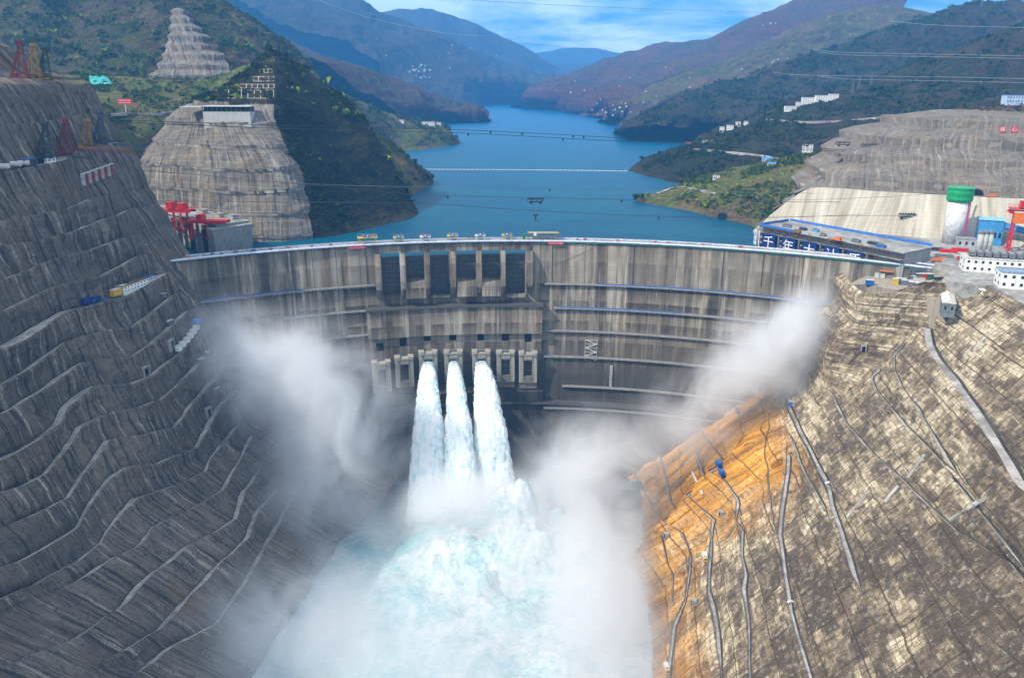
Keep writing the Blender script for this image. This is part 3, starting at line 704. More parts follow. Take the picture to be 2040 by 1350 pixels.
LB = [
 ([(0, 159), (60, 161), (110, 167), (155, 172)], 13, 1),
 ([(0, 250), (80, 246), (163, 230)], 3.0, 0),
 ([(0, 345), (60, 332), (110, 322), (150, 303), (215, 289), (240, 284)], 13, 1),
 ([(0, 442), (63, 430), (100, 423), (143, 412), (173, 400), (200, 394)], 7.2, 0),
 ([(0, 490), (53, 482), (80, 480), (143, 463), (200, 442), (227, 433), (252, 420)], 7.2, 0),
 ([(0, 558), (70, 530), (110, 517), (180, 500), (213, 488), (250, 475)], 7.2, 0),
 ([(0, 620), (50, 597), (100, 575), (150, 563), (200, 553), (240, 532), (277, 513)], 7.2, 0),
 ([(0, 693), (50, 667), (83, 647), (133, 620), (167, 613), (207, 603), (247, 590), (283, 573), (318, 552)], 12.5, 1),
 ([(0, 767), (50, 737), (93, 707), (133, 683), (160, 672), (207, 662), (260, 653), (300, 630), (343, 592)], 7.2, 0),
 ([(0, 828), (50, 798), (110, 757), (167, 723), (217, 717), (267, 707), (300, 687), (333, 657), (367, 623)], 7.6, 0),
 ([(0, 920), (37, 902), (74, 880), (113, 847), (127, 812), (160, 785), (187, 772), (257, 767), (300, 750), (333, 723), (360, 703), (393, 657)], 8.0, 0),
 ([(0, 981), (55, 968), (93, 946), (130, 900), (157, 850), (207, 827), (260, 817), (320, 797), (360, 760), (400, 720), (423, 693)], 7.2, 0),
 ([(60, 1030), (137, 994), (178, 930), (215, 878), (281, 868), (348, 852), (373, 813), (413, 770), (437, 743), (447, 727)], 7.2, 0),
 ([(0, 1135), (37, 1120), (93, 1091), (159, 1050), (185, 1001), (215, 955), (255, 930), (307, 926), (389, 893), (411, 850), (433, 813), (463, 783)], 7.6, 0),
 ([(0, 1194), (74, 1165), (160, 1118), (207, 1080), (245, 1017), (270, 995), (296, 987), (356, 965), (407, 939), (430, 898), (467, 854)], 7.6, 0),
 ([(150, 1165), (230, 1110), (274, 1087), (304, 1050), (378, 1017), (444, 976), (462, 939), (500, 872)], 7.2, 0),
 ([(74, 1302), (148, 1276), (237, 1215), (296, 1146), (352, 1102), (426, 1061), (470, 1035), (485, 985), (507, 946)], 8.0, 0),
 ([(240, 1300), (320, 1255), (380, 1180), (430, 1130), (463, 1106), (496, 1072), (510, 1028), (545, 985)], 7.6, 0),
 ([(289, 1330), (352, 1285), (426, 1243), (500, 1150), (540, 1075), (584, 985)], 7.6, 0),
]
left_slope = struct(cut_slope('left_slope', sx_left, 1, LB, 214, 742, 1.6, lambda y: 262 - 0.02 * y, -226, 9, [MAT_LEFT, MAT_BENCH, MAT_ROAD, MAT_BENCH_SHADE], 4.2, 11, 0.22, [(17.0, 11.0, 1.0, None), (6.0, 4.0, 0.6, None)]))
RB = [
 ([(1858, 632), (1870, 642), (1897, 657), (1930, 673), (1997, 700), (2040, 717)], 5.0, 2),
 ([(1845, 655), (1850, 687), (1863, 710), (1897, 753), (1930, 800), (1963, 850), (1993, 898), (2025, 954), (2040, 975)], 12, 2),
 ([(1800, 683), (1780, 707), (1779, 737), (1797, 773), (1823, 810), (1847, 850), (1882, 913), (1902, 942)], 5.8, 0),
 ([(1750, 737), (1733, 753), (1743, 777), (1770, 810), (1804, 850), (1845, 891), (1900, 954), (1945, 1013), (1993, 1057), (2040, 1094)], 6.0, 2),
 ([(1650, 780), (1663, 803), (1687, 847), (1734, 902), (1789, 950), (1845, 1006), (1900, 1057), (1974, 1102), (2040, 1139)], 6.0, 2),
 ([(1618, 770), (1624, 800), (1634, 850), (1645, 943), (1656, 1006), (1678, 1072), (1700, 1146)], 7.5, 2),
 ([(1664, 978), (1726, 1028), (1797, 1109), (1871, 1180), (1897, 1206), (1960, 1262), (2040, 1330)], 3.5, 0),
 ([(1580, 880), (1588, 915), (1604, 950), (1640, 1009)], 5.5, 2),
 ([(1570, 885), (1567, 940), (1558, 1010), (1552, 1065), (1563, 1146), (1574, 1220), (1586, 1265), (1611, 1348)], 6.5, 2),
 ([(1530, 850), (1528, 950), (1540, 1040)], 3.0, 0),
 ([(1400, 868), (1442, 957), (1466, 991), (1464, 1035), (1479, 1057), (1476, 1109), (1483, 1146), (1479, 1172), (1487, 1230), (1490, 1350)], 6.0, 0),
 ([(1385, 905), (1420, 1035), (1416, 1057), (1413, 1124), (1409, 1176), (1420, 1213), (1427, 1257), (1431, 1330)], 6.5, 0),
 ([(1315, 918), (1335, 1000), (1355, 1060), (1372, 1140), (1364, 1194), (1340, 1250), (1330, 1345)], 5.4, 0),
 ([(1258, 940), (1272, 960), (1298, 1012), (1316, 1068), (1330, 1124), (1338, 1180)], 3.5, 0),
]
right_slope = struct(cut_slope('right_slope', sx_right, -1, RB, 214, 690, 1.5, lambda y: 13.0 - 13.0 * smooth01(578, 583, y), -226, 9, [MAT_RIGHT, MAT_BENCH, MAT_ROAD, MAT_BENCH_SHADE], 1.15, 23, 0.0, [(24.0, 11.0, 1.2, None), (9.0, 5.0, 0.6, None), (46.0, 26.0, 5.5, lambda P: sstep(455, 500, P[..., 1]) * sstep(-100, -125, P[..., 2]))]))

# ================================================================== water and ground
mb = MB(); S_ = 15000
mb.add([(-S_, -3000, -300), (S_, -3000, -300), (S_, S_, -300), (-S_, S_, -300)], [(0, 1, 2, 3)])
struct(obj('ground', mb, hill_mat('ground_earth', (0.05, 0.07, 0.03), (0.08, 0.08, 0.04), (0.14, 0.11, 0.08))))
arc = [(CX + (CR + 6) * math.sin(a), CY + (CR + 6) * math.cos(a)) for a in np.linspace(R(-41), R(41), 60)]
mb = MB(); poly = [(-700, 760)] + arc + [(560, 700), (1400, 1500), (2500, 9500), (-3500, 9500), (-1500, 2000)]
mb.add([(x, y, WZ) for x, y in poly], [tuple(range(len(poly)))])
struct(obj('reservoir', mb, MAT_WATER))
# ================================================================== hills: lofted through lines traced from the photograph, each at its own distance
def P(*a):
    out = []
    for px, py, y in a: out.append(at_y(px, py, y))
    return out
def B(*a):
    return [at_z(px, py, WZ - 3) for px, py in a]
def proj(c):
    rel = c - np.array([0, 0, CAMZ]); fwd = rel[..., 1] * CP - rel[..., 2] * SP; up_ = rel[..., 1] * SP + rel[..., 2] * CP
    return 1020 + rel[..., 0] / fwd * FPX, 600 - up_ / fwd * FPX
def hill(name, rows, nu, nv, mat, amp, scale, seed, kind=True, ridged=0.6, keep=0.25, back=(0, 260, -160), fine=None, bench=None):
    rows = [[Vector(p) for p in r] for r in rows]
    if back: rows.append([p + Vector(back) for p in rows[-1]])
    G = loft(rows, nu, nv); N = gnormals(G); UV = grid_uv(G)
    nb = len(rows) - (2 if back else 1); v = np.linspace(0, len(rows) - 1, nv)
    w = (keep + (1 - keep) * sstep(0, 0.8, v) * (1 - 0.7 * sstep(nb - 0.9, nb, v)))[:, None]
    d = ridged * fbm(G * np.array([1, 1, 0.55]), scale, 6, seed, 0.55, True) + (1 - ridged) * fbm(G, scale * 0.7, 6, seed + 31, 0.58)
    d = d * amp
    if fine: d = d + fbm(G * np.array([1, 1, 2.2]), fine[0], 5, seed + 70, 0.6) * fine[1]
    if bench:
        zz = G[..., 2] + fbm(G, 60, 3, seed + 90) * 1.2; fr = (zz / bench[0]) % 1.0
        d = d + (bench[2](G) if len(bench) > 2 else 1.0) * bench[1] * (0.5 - fr) / np.maximum(w, 0.3) * np.clip(w * 3, 0, 1)
    G = G + N * (d * w)[..., None]
    o = smooth_grid(name, G, mat, smooth=True, UV=UV); return struct(o) if kind else o
HM_NEAR = hill_mat('near_hill_scrub', (0.050, 0.085, 0.018), (0.11, 0.12, 0.035), (0.17, 0.12, 0.085), 0.62, 0.010, 4.0, (0.16, 0.105, 0.055), (0.16, 0.24, 0.02))
HM_DARK = hill_mat('shade_darkened_scrub', (0.013, 0.021, 0.009), (0.030, 0.030, 0.016), (0.036, 0.031, 0.028), 0.74, 0.011, 5.0, (0.055, 0.040, 0.028), (0.07, 0.11, 0.015))  # albedo lowered to paint in the shade of the knob's right flank
HM_RIGHT = hill_mat('cloud_shade_scrub', (0.012, 0.024, 0.010), (0.034, 0.034, 0.017), (0.065, 0.044, 0.038), 0.72, 0.008, 5.0, (0.060, 0.040, 0.032), (0.08, 0.13, 0.02))  # cloud shadow over the right ridges is put into this dark albedo
HM_MID = hill_mat('reddish_hill', (0.035, 0.045, 0.026), (0.080, 0.055, 0.042), (0.12, 0.058, 0.045), 0.74, 0.004, 14.0, (0.11, 0.058, 0.045))
HM_FAR = hill_mat('far_hill', (0.028, 0.042, 0.040), (0.060, 0.058, 0.050), (0.10, 0.08, 0.075), 0.70, 0.0022, 30.0, (0.085, 0.062, 0.052))

# rock knob and the spur behind it, left bank
r0 = P((255, 440, 940), (300, 455, 850), (430, 505, 800), (560, 505, 800), (625, 495, 815), (700, 482, 845), (780, 468, 890), (827, 443, 940), (834, 426, 985))
r1 = P((268, 350, 960), (292, 330, 900), (425, 330, 850), (560, 340, 850), (604, 350, 870), (690, 390, 905), (775, 420, 945), (812, 420, 970), (828, 414, 1000))
r2 = P((285, 310, 975), (335, 262, 925), (420, 250, 890), (512, 248, 890), (556, 252, 900), (645, 300, 950), (735, 350, 985), (800, 390, 1000), (822, 405, 1010))
r3 = P((300, 290, 985), (352, 222, 945), (410, 211, 920), (500, 211, 920), (552, 205, 930), (645, 235, 1020), (728, 285, 1040), (785, 345, 1030), (815, 392, 1015))
r4 = P((330, 285, 1050), (380, 226, 1060), (445, 188, 1080), (502, 140, 1100), (548, 102, 1120), (622, 150, 1130), (703, 212, 1110), (768, 300, 1070), (813, 382, 1025))
hill('rock_knob', [r0, r1, r2, r3, r4], 330, 330, [MAT_GRID, HM_DARK, MAT_BENCH], 4.5, 60, 5, back=(10, 150, -150), fine=(14, 2.0), bench=(23.0, 4.0, lambda G: 1.0 - sstep(-16, 16, proj(G)[0] - np.interp(proj(G)[1], [120, 200, 250, 345, 500], [535, 545, 553, 598, 632]))))
kn = bpy.data.objects['rock_knob'].data                      # cut rock to the left of the edge, wild scrub with its shade painted in to the right
def knob_mats():
    nf = len(kn.polygons); c = np.empty(nf * 3); kn.polygons.foreach_get('center', c); c = c.reshape(-1, 3)
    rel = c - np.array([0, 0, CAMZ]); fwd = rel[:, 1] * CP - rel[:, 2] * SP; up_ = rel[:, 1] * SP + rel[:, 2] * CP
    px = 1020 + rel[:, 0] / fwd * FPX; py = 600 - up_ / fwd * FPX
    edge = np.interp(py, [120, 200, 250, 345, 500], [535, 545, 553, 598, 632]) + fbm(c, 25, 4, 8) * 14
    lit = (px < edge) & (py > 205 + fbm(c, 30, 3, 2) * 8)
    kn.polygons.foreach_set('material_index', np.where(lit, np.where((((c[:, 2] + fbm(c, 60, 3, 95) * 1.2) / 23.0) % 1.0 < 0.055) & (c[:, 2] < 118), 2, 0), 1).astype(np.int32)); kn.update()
knob_mats()
# small spur just beyond it
hill('lake_spur', [B((700, 420), (780, 410), (838, 385), (866, 366), (850, 352)), P((690, 330, 1180), (765, 315, 1210), (812, 322, 1240), (846, 345, 1262), (858, 356, 1275)),
                   P((680, 250, 1220), (745, 270, 1250), (800, 310, 1270), (838, 338, 1280), (856, 354, 1288))], 140, 90, HM_NEAR, 10, 60, 15, back=(-30, 200, -120))
# saddle of green ground between slope and knob
hill('saddle_ground', [P((150, 380, 760), (215, 380, 850), (258, 420, 890), (300, 470, 910), (400, 420, 960), (520, 320, 1120)),
                P((130, 300, 850), (205, 250, 930), (245, 300, 960), (300, 300, 1010), (380, 270, 1080), (520, 240, 1150)),
                P((110, 235, 950), (190, 205, 1060), (250, 212, 1080), (320, 222, 1090), (400, 215, 1140), (520, 200, 1200)),
                P((80, 190, 1080), (180, 178, 1180), (270, 185, 1200), (350, 192, 1220), (420, 185, 1240), (520, 150, 1260)),
                P((60, 152, 1260), (160, 150, 1330), (280, 157, 1360), (380, 160, 1350), (450, 150, 1350), (540, 108, 1330))],
     230, 150, HM_NEAR, 7, 70, 25, back=(0, 200, -100))
# tall scrub mountain, upper left
hill('left_mountain', [P((-60, 210, 1250), (60, 190, 1300), (180, 172, 1360), (300, 172, 1380), (430, 170, 1400), (540, 150, 1480), (640, 160, 1700)),
                P((-60, 120, 1450), (60, 120, 1480), (180, 125, 1510), (300, 120, 1500), (400, 100, 1470), (520, 100, 1600), (610, 128, 1800)),
                P((-60, 30, 1680), (60, 20, 1700), (170, 40, 1740), (270, 30, 1660), (365, 25, 1620), (480, 48, 1760), (575, 104, 1900)),
                P((-60, -90, 1950), (60, -100, 1980), (170, -80, 2010), (260, -70, 1880), (350, -30, 1800), (440, 5, 1850), (545, 84, 1980))],
     330, 200, hill_mat('mountain_scrub', (0.030, 0.052, 0.014), (0.062, 0.062, 0.022), (0.095, 0.062, 0.046), 0.70, 0.0065, 8.0, (0.11, 0.075, 0.05), (0.14, 0.21, 0.02)), 38, 230, 35, back=(60, 500, -200), fine=(40, 9))
# benched triangular cut on that mountain
hill('benched_cut', [P((285, 166, 1352), (350, 162, 1358), (410, 160, 1362), (462, 152, 1372)), P((318, 130, 1402), (360, 118, 1400), (410, 118, 1402), (452, 124, 1420)),
              P((335, 80, 1470), (362, 70, 1472), (395, 74, 1475), (428, 90, 1485)), P((344, 22, 1560), (352, 14, 1565), (360, 16, 1566), (372, 30, 1568))],
     90, 120, MAT_GRID, 4, 40, 45, back=(0, 60, -20), fine=(10, 2), bench=(17.0, 8.0))
# blue and reddish ridges down the left shore
hill('green_spur', [B((780, 300), (830, 302), (880, 296), (918, 288), (905, 276)), P((720, 245, 1900), (790, 255, 2000), (860, 262, 2080), (897, 270, 2080), (904, 272, 2100)),
              P((600, 160, 1850), (700, 198, 2000), (790, 240, 2150), (868, 247, 2200), (893, 262, 2160))], 170, 110, HM_NEAR, 22, 130, 55, back=(-40, 400, -160), fine=(30, 5))
hill('red_ridge', [B((800, 262), (850, 248), (900, 244), (950, 242), (980, 238)) , P((760, 205, 2700), (820, 212, 2900), (890, 222, 3100), (945, 229, 3180), (975, 235, 3200)),
              P((590, 110, 2600), (690, 126, 2900), (800, 165, 3200), (880, 199, 3350), (938, 213, 3360), (972, 232, 3290))], 200, 120, HM_MID, 60, 260, 65, back=(-60, 700, -300), fine=(60, 10))
hill('violet_ridge', [P((330, 210, 2200), (600, 220, 2700), (700, 225, 3000), (800, 240, 3300)), P((300, 60, 2600), (560, 130, 3000), (650, 165, 3300), (740, 210, 3500)),
              P((250, -120, 2900), (350, -60, 3000), (430, -12, 3200), (525, 62, 3500), (640, 122, 3700), (720, 190, 3800))], 200, 130, HM_MID, 90, 420, 75, back=(0, 900, -300), fine=(80, 14))
hill('blue_mountain', [B((850, 238), (920, 225), (960, 208), (1010, 207), (1060, 203), (1120, 192)), P((760, 150, 4600), (850, 150, 5000), (940, 160, 5300), (1010, 170, 5500), (1070, 176, 5800), (1110, 176, 6100)),
              P((540, 40, 4600), (640, 40, 5000), (760, 90, 5400), (880, 110, 5700), (980, 135, 6000), (1090, 158, 6400)),
              P((380, -60, 4900), (480, -25, 5100), (570, 8, 5400), (690, -8, 5700), (760, 34, 6000), (865, 76, 6300), (985, 126, 6600), (1112, 160, 6700))], 300, 170, HM_FAR, 190, 800, 85, back=(200, 1500, -500), fine=(160, 30))
hill('far_blue_mountain', [P((700, 170, 6800), (900, 175, 7200), (1030, 176, 7500), (1130, 172, 7800)), P((740, 80, 7200), (900, 90, 7600), (1020, 130, 7900), (1130, 164, 8200)),
              P((700, 60, 7600), (768, 30, 7800), (802, 19, 7900), (862, 21, 8000), (922, 40, 8100), (1010, 80, 8300), (1072, 118, 8500), (1130, 157, 8700))], 220, 110, HM_FAR, 180, 900, 95, back=(200, 1500, -500))
hill('pale_range', [P((1000, 185, 11500), (1130, 185, 11500), (1280, 185, 11500)), P((1030, 150, 11800), (1130, 150, 12000), (1280, 150, 12000)),
              P((1020, 118, 12200), (1070, 106, 12300), (1112, 100, 12400), (1150, 95, 12400), (1185, 96, 12400), (1240, 109, 12400), (1330, 120, 12400))], 120, 60, HM_FAR, 90, 900, 105, back=(0, 1200, -500), keep=0.5)
hill('pale_foothill', [P((1050, 190, 9000), (1150, 190, 9100), (1300, 190, 9200)), P((1060, 160, 9300), (1150, 150, 9400), (1300, 150, 9500)),
              P((1040, 140, 9600), (1100, 128, 9700), (1180, 125, 9800), (1260, 118, 9900), (1340, 112, 10000))], 120, 60, HM_FAR, 90, 700, 115, back=(0, 900, -400), keep=0.5)
# right shore
hill('right_blue_ridge', [B((1000, 214), (1060, 214), (1130, 226), (1190, 237), (1240, 250)), P((1060, 186, 4600), (1130, 190, 4200), (1200, 205, 3700), (1280, 215, 3400), (1400, 200, 3300)),
              P((1075, 178, 5200), (1150, 160, 5000), (1230, 150, 4700), (1350, 140, 4400), (1520, 110, 4100), (1750, 90, 4000)),
              P((1090, 172, 5900), (1150, 149, 5800), (1210, 126, 5700), (1290, 104, 5500), (1370, 88, 5300), (1440, 72, 5200), (1510, 38, 5100), (1560, 14, 5000), (1680, -60, 4900), (1900, -190, 4800))],
     300, 170, hill_mat('terraced_hill', (0.035, 0.046, 0.032), (0.085, 0.065, 0.048), (0.17, 0.075, 0.055), 0.86, 0.0032, 22.0, (0.135, 0.070, 0.055)), 130, 620, 125, back=(200, 1200, -400), fine=(110, 22))
hill('right_green_ridge', [B((1180, 240), (1230, 252), (1270, 262), (1330, 268), (1420, 268)), P((1210, 222, 3000), (1280, 215, 2900), (1360, 210, 2800), (1480, 200, 2700), (1700, 180, 2600)),
              P((1228, 228, 3150), (1300, 196, 3200), (1400, 160, 3200), (1500, 125, 3150), (1620, 110, 3100), (1850, 100, 3000)),
              P((1236, 232, 3250), (1310, 192, 3400), (1420, 146, 3500), (1520, 90, 3500), (1610, 48, 3500), (1700, 24, 3450), (1770, 14, 3400), (1850, 30, 3350), (2000, 60, 3300))],
     260, 150, hill_mat('olive_ridge', (0.040, 0.060, 0.022), (0.115, 0.10, 0.045), (0.11, 0.075, 0.065), 0.72, 0.0045, 14.0, (0.135, 0.09, 0.065), (0.20, 0.24, 0.05)), 75, 380, 135, back=(150, 800, -300), fine=(60, 12))
hill('right_dark_ridge', [B((1218, 264), (1270, 272), (1330, 279), (1400, 285), (1500, 290)), P((1236, 256, 2200), (1300, 248, 2150), (1380, 240, 2100), (1500, 235, 2050), (1700, 220, 2000), (2060, 180, 1950)),
              P((1262, 240, 2320), (1320, 216, 2400), (1420, 192, 2450), (1550, 165, 2450), (1750, 140, 2400), (2060, 110, 2300)),
              P((1275, 236, 2400), (1330, 206, 2500), (1405, 180, 2600), (1530, 144, 2650), (1620, 110, 2650), (1730, 74, 2650), (1830, 42, 2600), (1935, 10, 2550), (2080, 4, 2500))],
     300, 180, HM_RIGHT, 55, 260, 145, back=(100, 600, -250), fine=(30, 8))
hill('right_near_ridge', [P((1370, 305, 1480), (1440, 300, 1400), (1520, 320, 1300), (1600, 350, 1180), (1720, 340, 1050), (2080, 300, 1000)),
              P((1385, 290, 1560), (1470, 262, 1520), (1560, 255, 1480), (1700, 262, 1380), (1830, 262, 1250), (2080, 250, 1150)),
              P((1402, 276, 1640), (1500, 236, 1700), (1600, 215, 1700), (1750, 190, 1650), (1900, 165, 1550), (2080, 150, 1450)),
              P((1412, 268, 1700), (1470, 243, 1780), (1560, 216, 1850), (1650, 186, 1880), (1735, 165, 1880), (1830, 124, 1850), (1930, 88, 1800), (2000, 60, 1750), (2090, 44, 1700))],
     300, 180, HM_RIGHT, 30, 170, 155, back=(80, 500, -200), fine=(22, 6))
hill('right_lake_spur', [B((1246, 343), (1290, 356), (1340, 368), (1400, 372), (1480, 380)), P((1270, 328, 1500), (1325, 322, 1420), (1380, 318, 1360), (1450, 318, 1300), (1560, 320, 1230)),
              P((1285, 320, 1560), (1335, 303, 1520), (1372, 292, 1500), (1440, 296, 1450), (1570, 300, 1380))], 170, 100, HM_DARK, 12, 90, 165, back=(40, 260, -100), fine=(14, 3))
hill('right_bank_spur', [B((1262, 404), (1310, 414), (1370, 425), (1430, 440), (1480, 452), (1530, 470)), P((1272, 398, 1090), (1330, 396, 1060), (1400, 394, 1010), (1460, 400, 960), (1510, 416, 920), (1560, 440, 880)),
              P((1290, 392, 1120), (1340, 380, 1130), (1410, 362, 1120), (1480, 350, 1090), (1560, 345, 1030), (1640, 360, 950)),
              P((1300, 388, 1150), (1352, 372, 1180), (1420, 348, 1200), (1500, 330, 1190), (1600, 312, 1130), (1720, 292, 1050))], 220, 150, HM_NEAR, 9, 60, 175, back=(40, 220, -90), fine=(10, 2.4))
# tan cut bank beside the lake road
hill('tan_cut_bank', [P((1392, 300, 1480), (1440, 306, 1440), (1500, 312, 1400), (1560, 316, 1370)), P((1400, 280, 1510), (1440, 276, 1490), (1500, 290, 1450), (1560, 300, 1420))],
     70, 40, MAT_KNOB, 3, 30, 185, back=(10, 60, -10), fine=(8, 1.5))
# quarry face above the right-bank plant: pale concrete apron below, cut rock above
QB = P((1490, 470, 862), (1520, 460, 845), (1600, 474, 800), (1700, 486, 765), (1900, 494, 722), (2080, 500, 690))
Q1 = P((1515, 446, 872), (1560, 408, 862), (1618, 374, 850), (1750, 381, 815), (1900, 390, 775), (2080, 398, 740))
def pale_apron():
    m = M('pale_shotcrete_apron'); uv = m.co('UV'); v = m.n('ShaderNodeNewGeometry').outputs['Position']
    s = m.noise(m.map(uv, (0.10, 0.006, 1)), 1.0, 6, 0.7); s2 = m.noise(m.map(uv, (0.35, 0.02, 1)), 1.0, 5, 0.7)
    c = m.mix(m.ramp(s, [(0.35, 0), (0.65, 1)]), (0.26, 0.23, 0.17), (0.52, 0.475, 0.385))
    c = m.mix(m.math('MULTIPLY', m.ramp(s2, [(0.54, 0), (0.7, 1)]), 0.5), c, (0.24, 0.17, 0.09))
    gr = m.brick(uv, 9.0, 5.0, 0.15, 0.0); c = m.mix(m.math('MULTIPLY', gr[1], 0.35), c, (0.2, 0.16, 0.1))
    return m.bsdf(c, 0.85, bump=m.noise(v, 0.6, 5), bdist=0.4, spec=0.2)
hill('concrete_apron', [QB, Q1], 160, 40, pale_apron(), 0.8, 30, 191, back=None)
Q2 = P((1535, 438, 884), (1600, 385, 880), (1650, 345, 890), (1760, 338, 862), (1900, 345, 822), (2080, 350, 790))
Q3 = P((1545, 430, 890), (1625, 360, 898), (1680, 312, 915), (1770, 295, 905), (1900, 290, 872), (2080, 285, 840))
Q4 = P((1552, 426, 896), (1635, 352, 905), (1700, 291, 935), (1770, 262, 945), (1850, 248, 940), (1950, 232, 930), (2080, 236, 905))
hill('quarry_face', [Q1, Q2, Q3, Q4], 240, 160, left_rock('grey_quarry_rock', (0.27, 0.235, 0.195), (14.0, 4.5), 0.45), 4.5, 35, 201, back=(30, 120, 6), fine=(9, 1.6), bench=(19.0, 9.0))
PL = P((1640, 330, 985), (1760, 262, 1010), (1850, 246, 1010), (1950, 230, 1000), (2090, 232, 990))
hill('red_earth_shelf', [PL, P((1640, 318, 1100), (1720, 278, 1120), (1850, 225, 1120), (1950, 212, 1110), (2090, 210, 1090))], 110, 40,
     hill_mat('red_earth', (0.05, 0.07, 0.025), (0.15, 0.085, 0.05), (0.17, 0.085, 0.055), 0.99, 0.02, 3.0, (0.19, 0.09, 0.055)), 4, 40, 211, back=(0, 120, -40))
# plant yard on the right bank
yz = 13.02
tz = 0.05
terr = [at_z(x, y, tz) for x, y in ((1690, 566), (1725, 566), (1760, 573), (1800, 580), (1835, 587), (1862, 596), (1888, 600), (1925, 580), (1935, 540), (1900, 528), (1860, 522), (1785, 526), (1735, 545))]
mb = MB(); k_ = len(terr); mb.add([tuple(p) for p in terr] + [(p.x, p.y, -60) for p in terr], [tuple(range(k_))] + [(i, (i + 1) % k_, k_ + (i + 1) % k_, k_ + i) for i in range(k_)])
struct(obj('buttress_terrace', mb, concrete('buttress_concrete', (0.36, 0.31, 0.24), dark=0.7)))
yard = [tuple(at_z(x, y, yz))[:2] for x, y in ((1775, 519), (1860, 521), (1902, 531))] + [(sx_right(y, 13) + 2.0, y) for y in (577, 560, 540, 520, 500, 480, 440)] + [(640, 440), (640, 660), (480, 716), (400, 756), (300, 846), (262, 800), (322, 652)]
mb = MB(); mb.add([(x, y, yz) for x, y in yard] + [(x, y, -40) for x, y in yard], [tuple(range(len(yard)))] + [(i, (i + 1) % len(yard), len(yard) + (i + 1) % len(yard), len(yard) + i) for i in range(len(yard))])
struct(obj('plant_yard', mb, MAT_YARD)); TERR.append(('plant_yard', BVHTree.FromPolygons([Vector(v) for v in mb.v], mb.f)))
# ================================================================== released water
def foam_mat():
    m = M('churned_white_water'); g = m.n('ShaderNodeNewGeometry').outputs['Position']
    a = m.noise(g, 0.020, 9, 0.72, 0.8); b = m.noise(g, 0.14, 8, 0.78)
    f = m.math('ADD', m.math('MULTIPLY', a, 0.6), m.math('MULTIPLY', b, 0.4))
    f = m.math('ADD', f, m.rng(m.sep(g)[0], -150, 10, -0.03, 0.05))  # more teal toward the left, painting in the shade on that half
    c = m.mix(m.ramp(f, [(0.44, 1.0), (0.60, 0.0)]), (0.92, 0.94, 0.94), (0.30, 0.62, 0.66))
    c = m.mix(m.rng(m.math('ADD', m.sep(g)[1], m.math('MULTIPLY', a, 60.0)), 605, 650), c, (0.03, 0.13, 0.16))
    return m.bsdf(c, 0.75, bump=m.math('ADD', b, m.noise(g, 0.35, 6, 0.75)), bdist=3.0, bstr=1.0, spec=0.2)
def jet_mat():
    m = M('jet_white_water'); uv = m.co('UV'); g = m.n('ShaderNodeNewGeometry').outputs['Position']
    s = m.noise(m.map(uv, (0.45, 0.05, 1)), 1.0, 8, 0.72, 0.5); b = m.noise(g, 0.10, 6, 0.72); v = m.sep(uv)[1]
    f = m.math('ADD', m.math('MULTIPLY', s, 0.55), m.math('MULTIPLY', b, 0.45))
    c = m.mix(m.ramp(f, [(0.40, 1.0), (0.52, 0.0)]), (0.84, 0.87, 0.87), (0.40, 0.66, 0.67))
    c = m.mix(m.math('MULTIPLY', m.rng(v, 4, 16, 0.85, 0.0), m.ramp(s, [(0.35, 1.0), (0.6, 0.3)])), c, (0.04, 0.16, 0.26))
    return m.bsdf(c, 0.7, bump=m.math('ADD', s, b), bdist=1.2, bstr=0.7, spec=0.25)
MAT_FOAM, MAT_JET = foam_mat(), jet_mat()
POOL = -217.0
xs = np.arange(-270, 152, 1.5); ysf = np.arange(150, 668, 1.5)
Xg, Yg = np.meshgrid(xs, ysf)
land = [(-34, 548), (4, 545), (40, 548)]
Pn = np.stack([Xg, Yg, Xg * 0], -1)
H = np.zeros_like(Xg)
for lx, ly in land: H += 30 * np.exp(-(((Xg - lx) / 38) ** 2 + ((Yg - ly) / 36) ** 2))
H += 26 * np.exp(-(((Xg + 40) / 80) ** 2 + ((Yg - 505) / 70) ** 2)) + 16 * np.exp(-(((Xg - 20) / 60) ** 2 + ((Yg - 400) / 110) ** 2))
bil = np.abs(fbm(Pn, 46, 5, 41, 0.55)) * 34 + np.abs(fbm(Pn, 15, 5, 43, 0.6)) * 9 + np.abs(fbm(Pn, 9, 5, 47, 0.65)) * 9
edge = sstep(640, 590, Yg)
G = np.stack([Xg, Yg, POOL + H * (0.7 + 0.5 * fbm(Pn, 30, 4, 51)) + bil * 0.42 * (0.25 + 0.75 * np.clip(H / 26, 0, 1)) * (0.2 + 0.8 * edge)], -1)
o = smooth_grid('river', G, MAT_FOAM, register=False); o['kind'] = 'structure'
JL = ['leftmost white water jet falling from the dam outlets, teal toward its foot', 'middle white water jet falling from the dam outlets, narrowest of three', 'rightmost white water jet falling from the dam outlets in full sun']
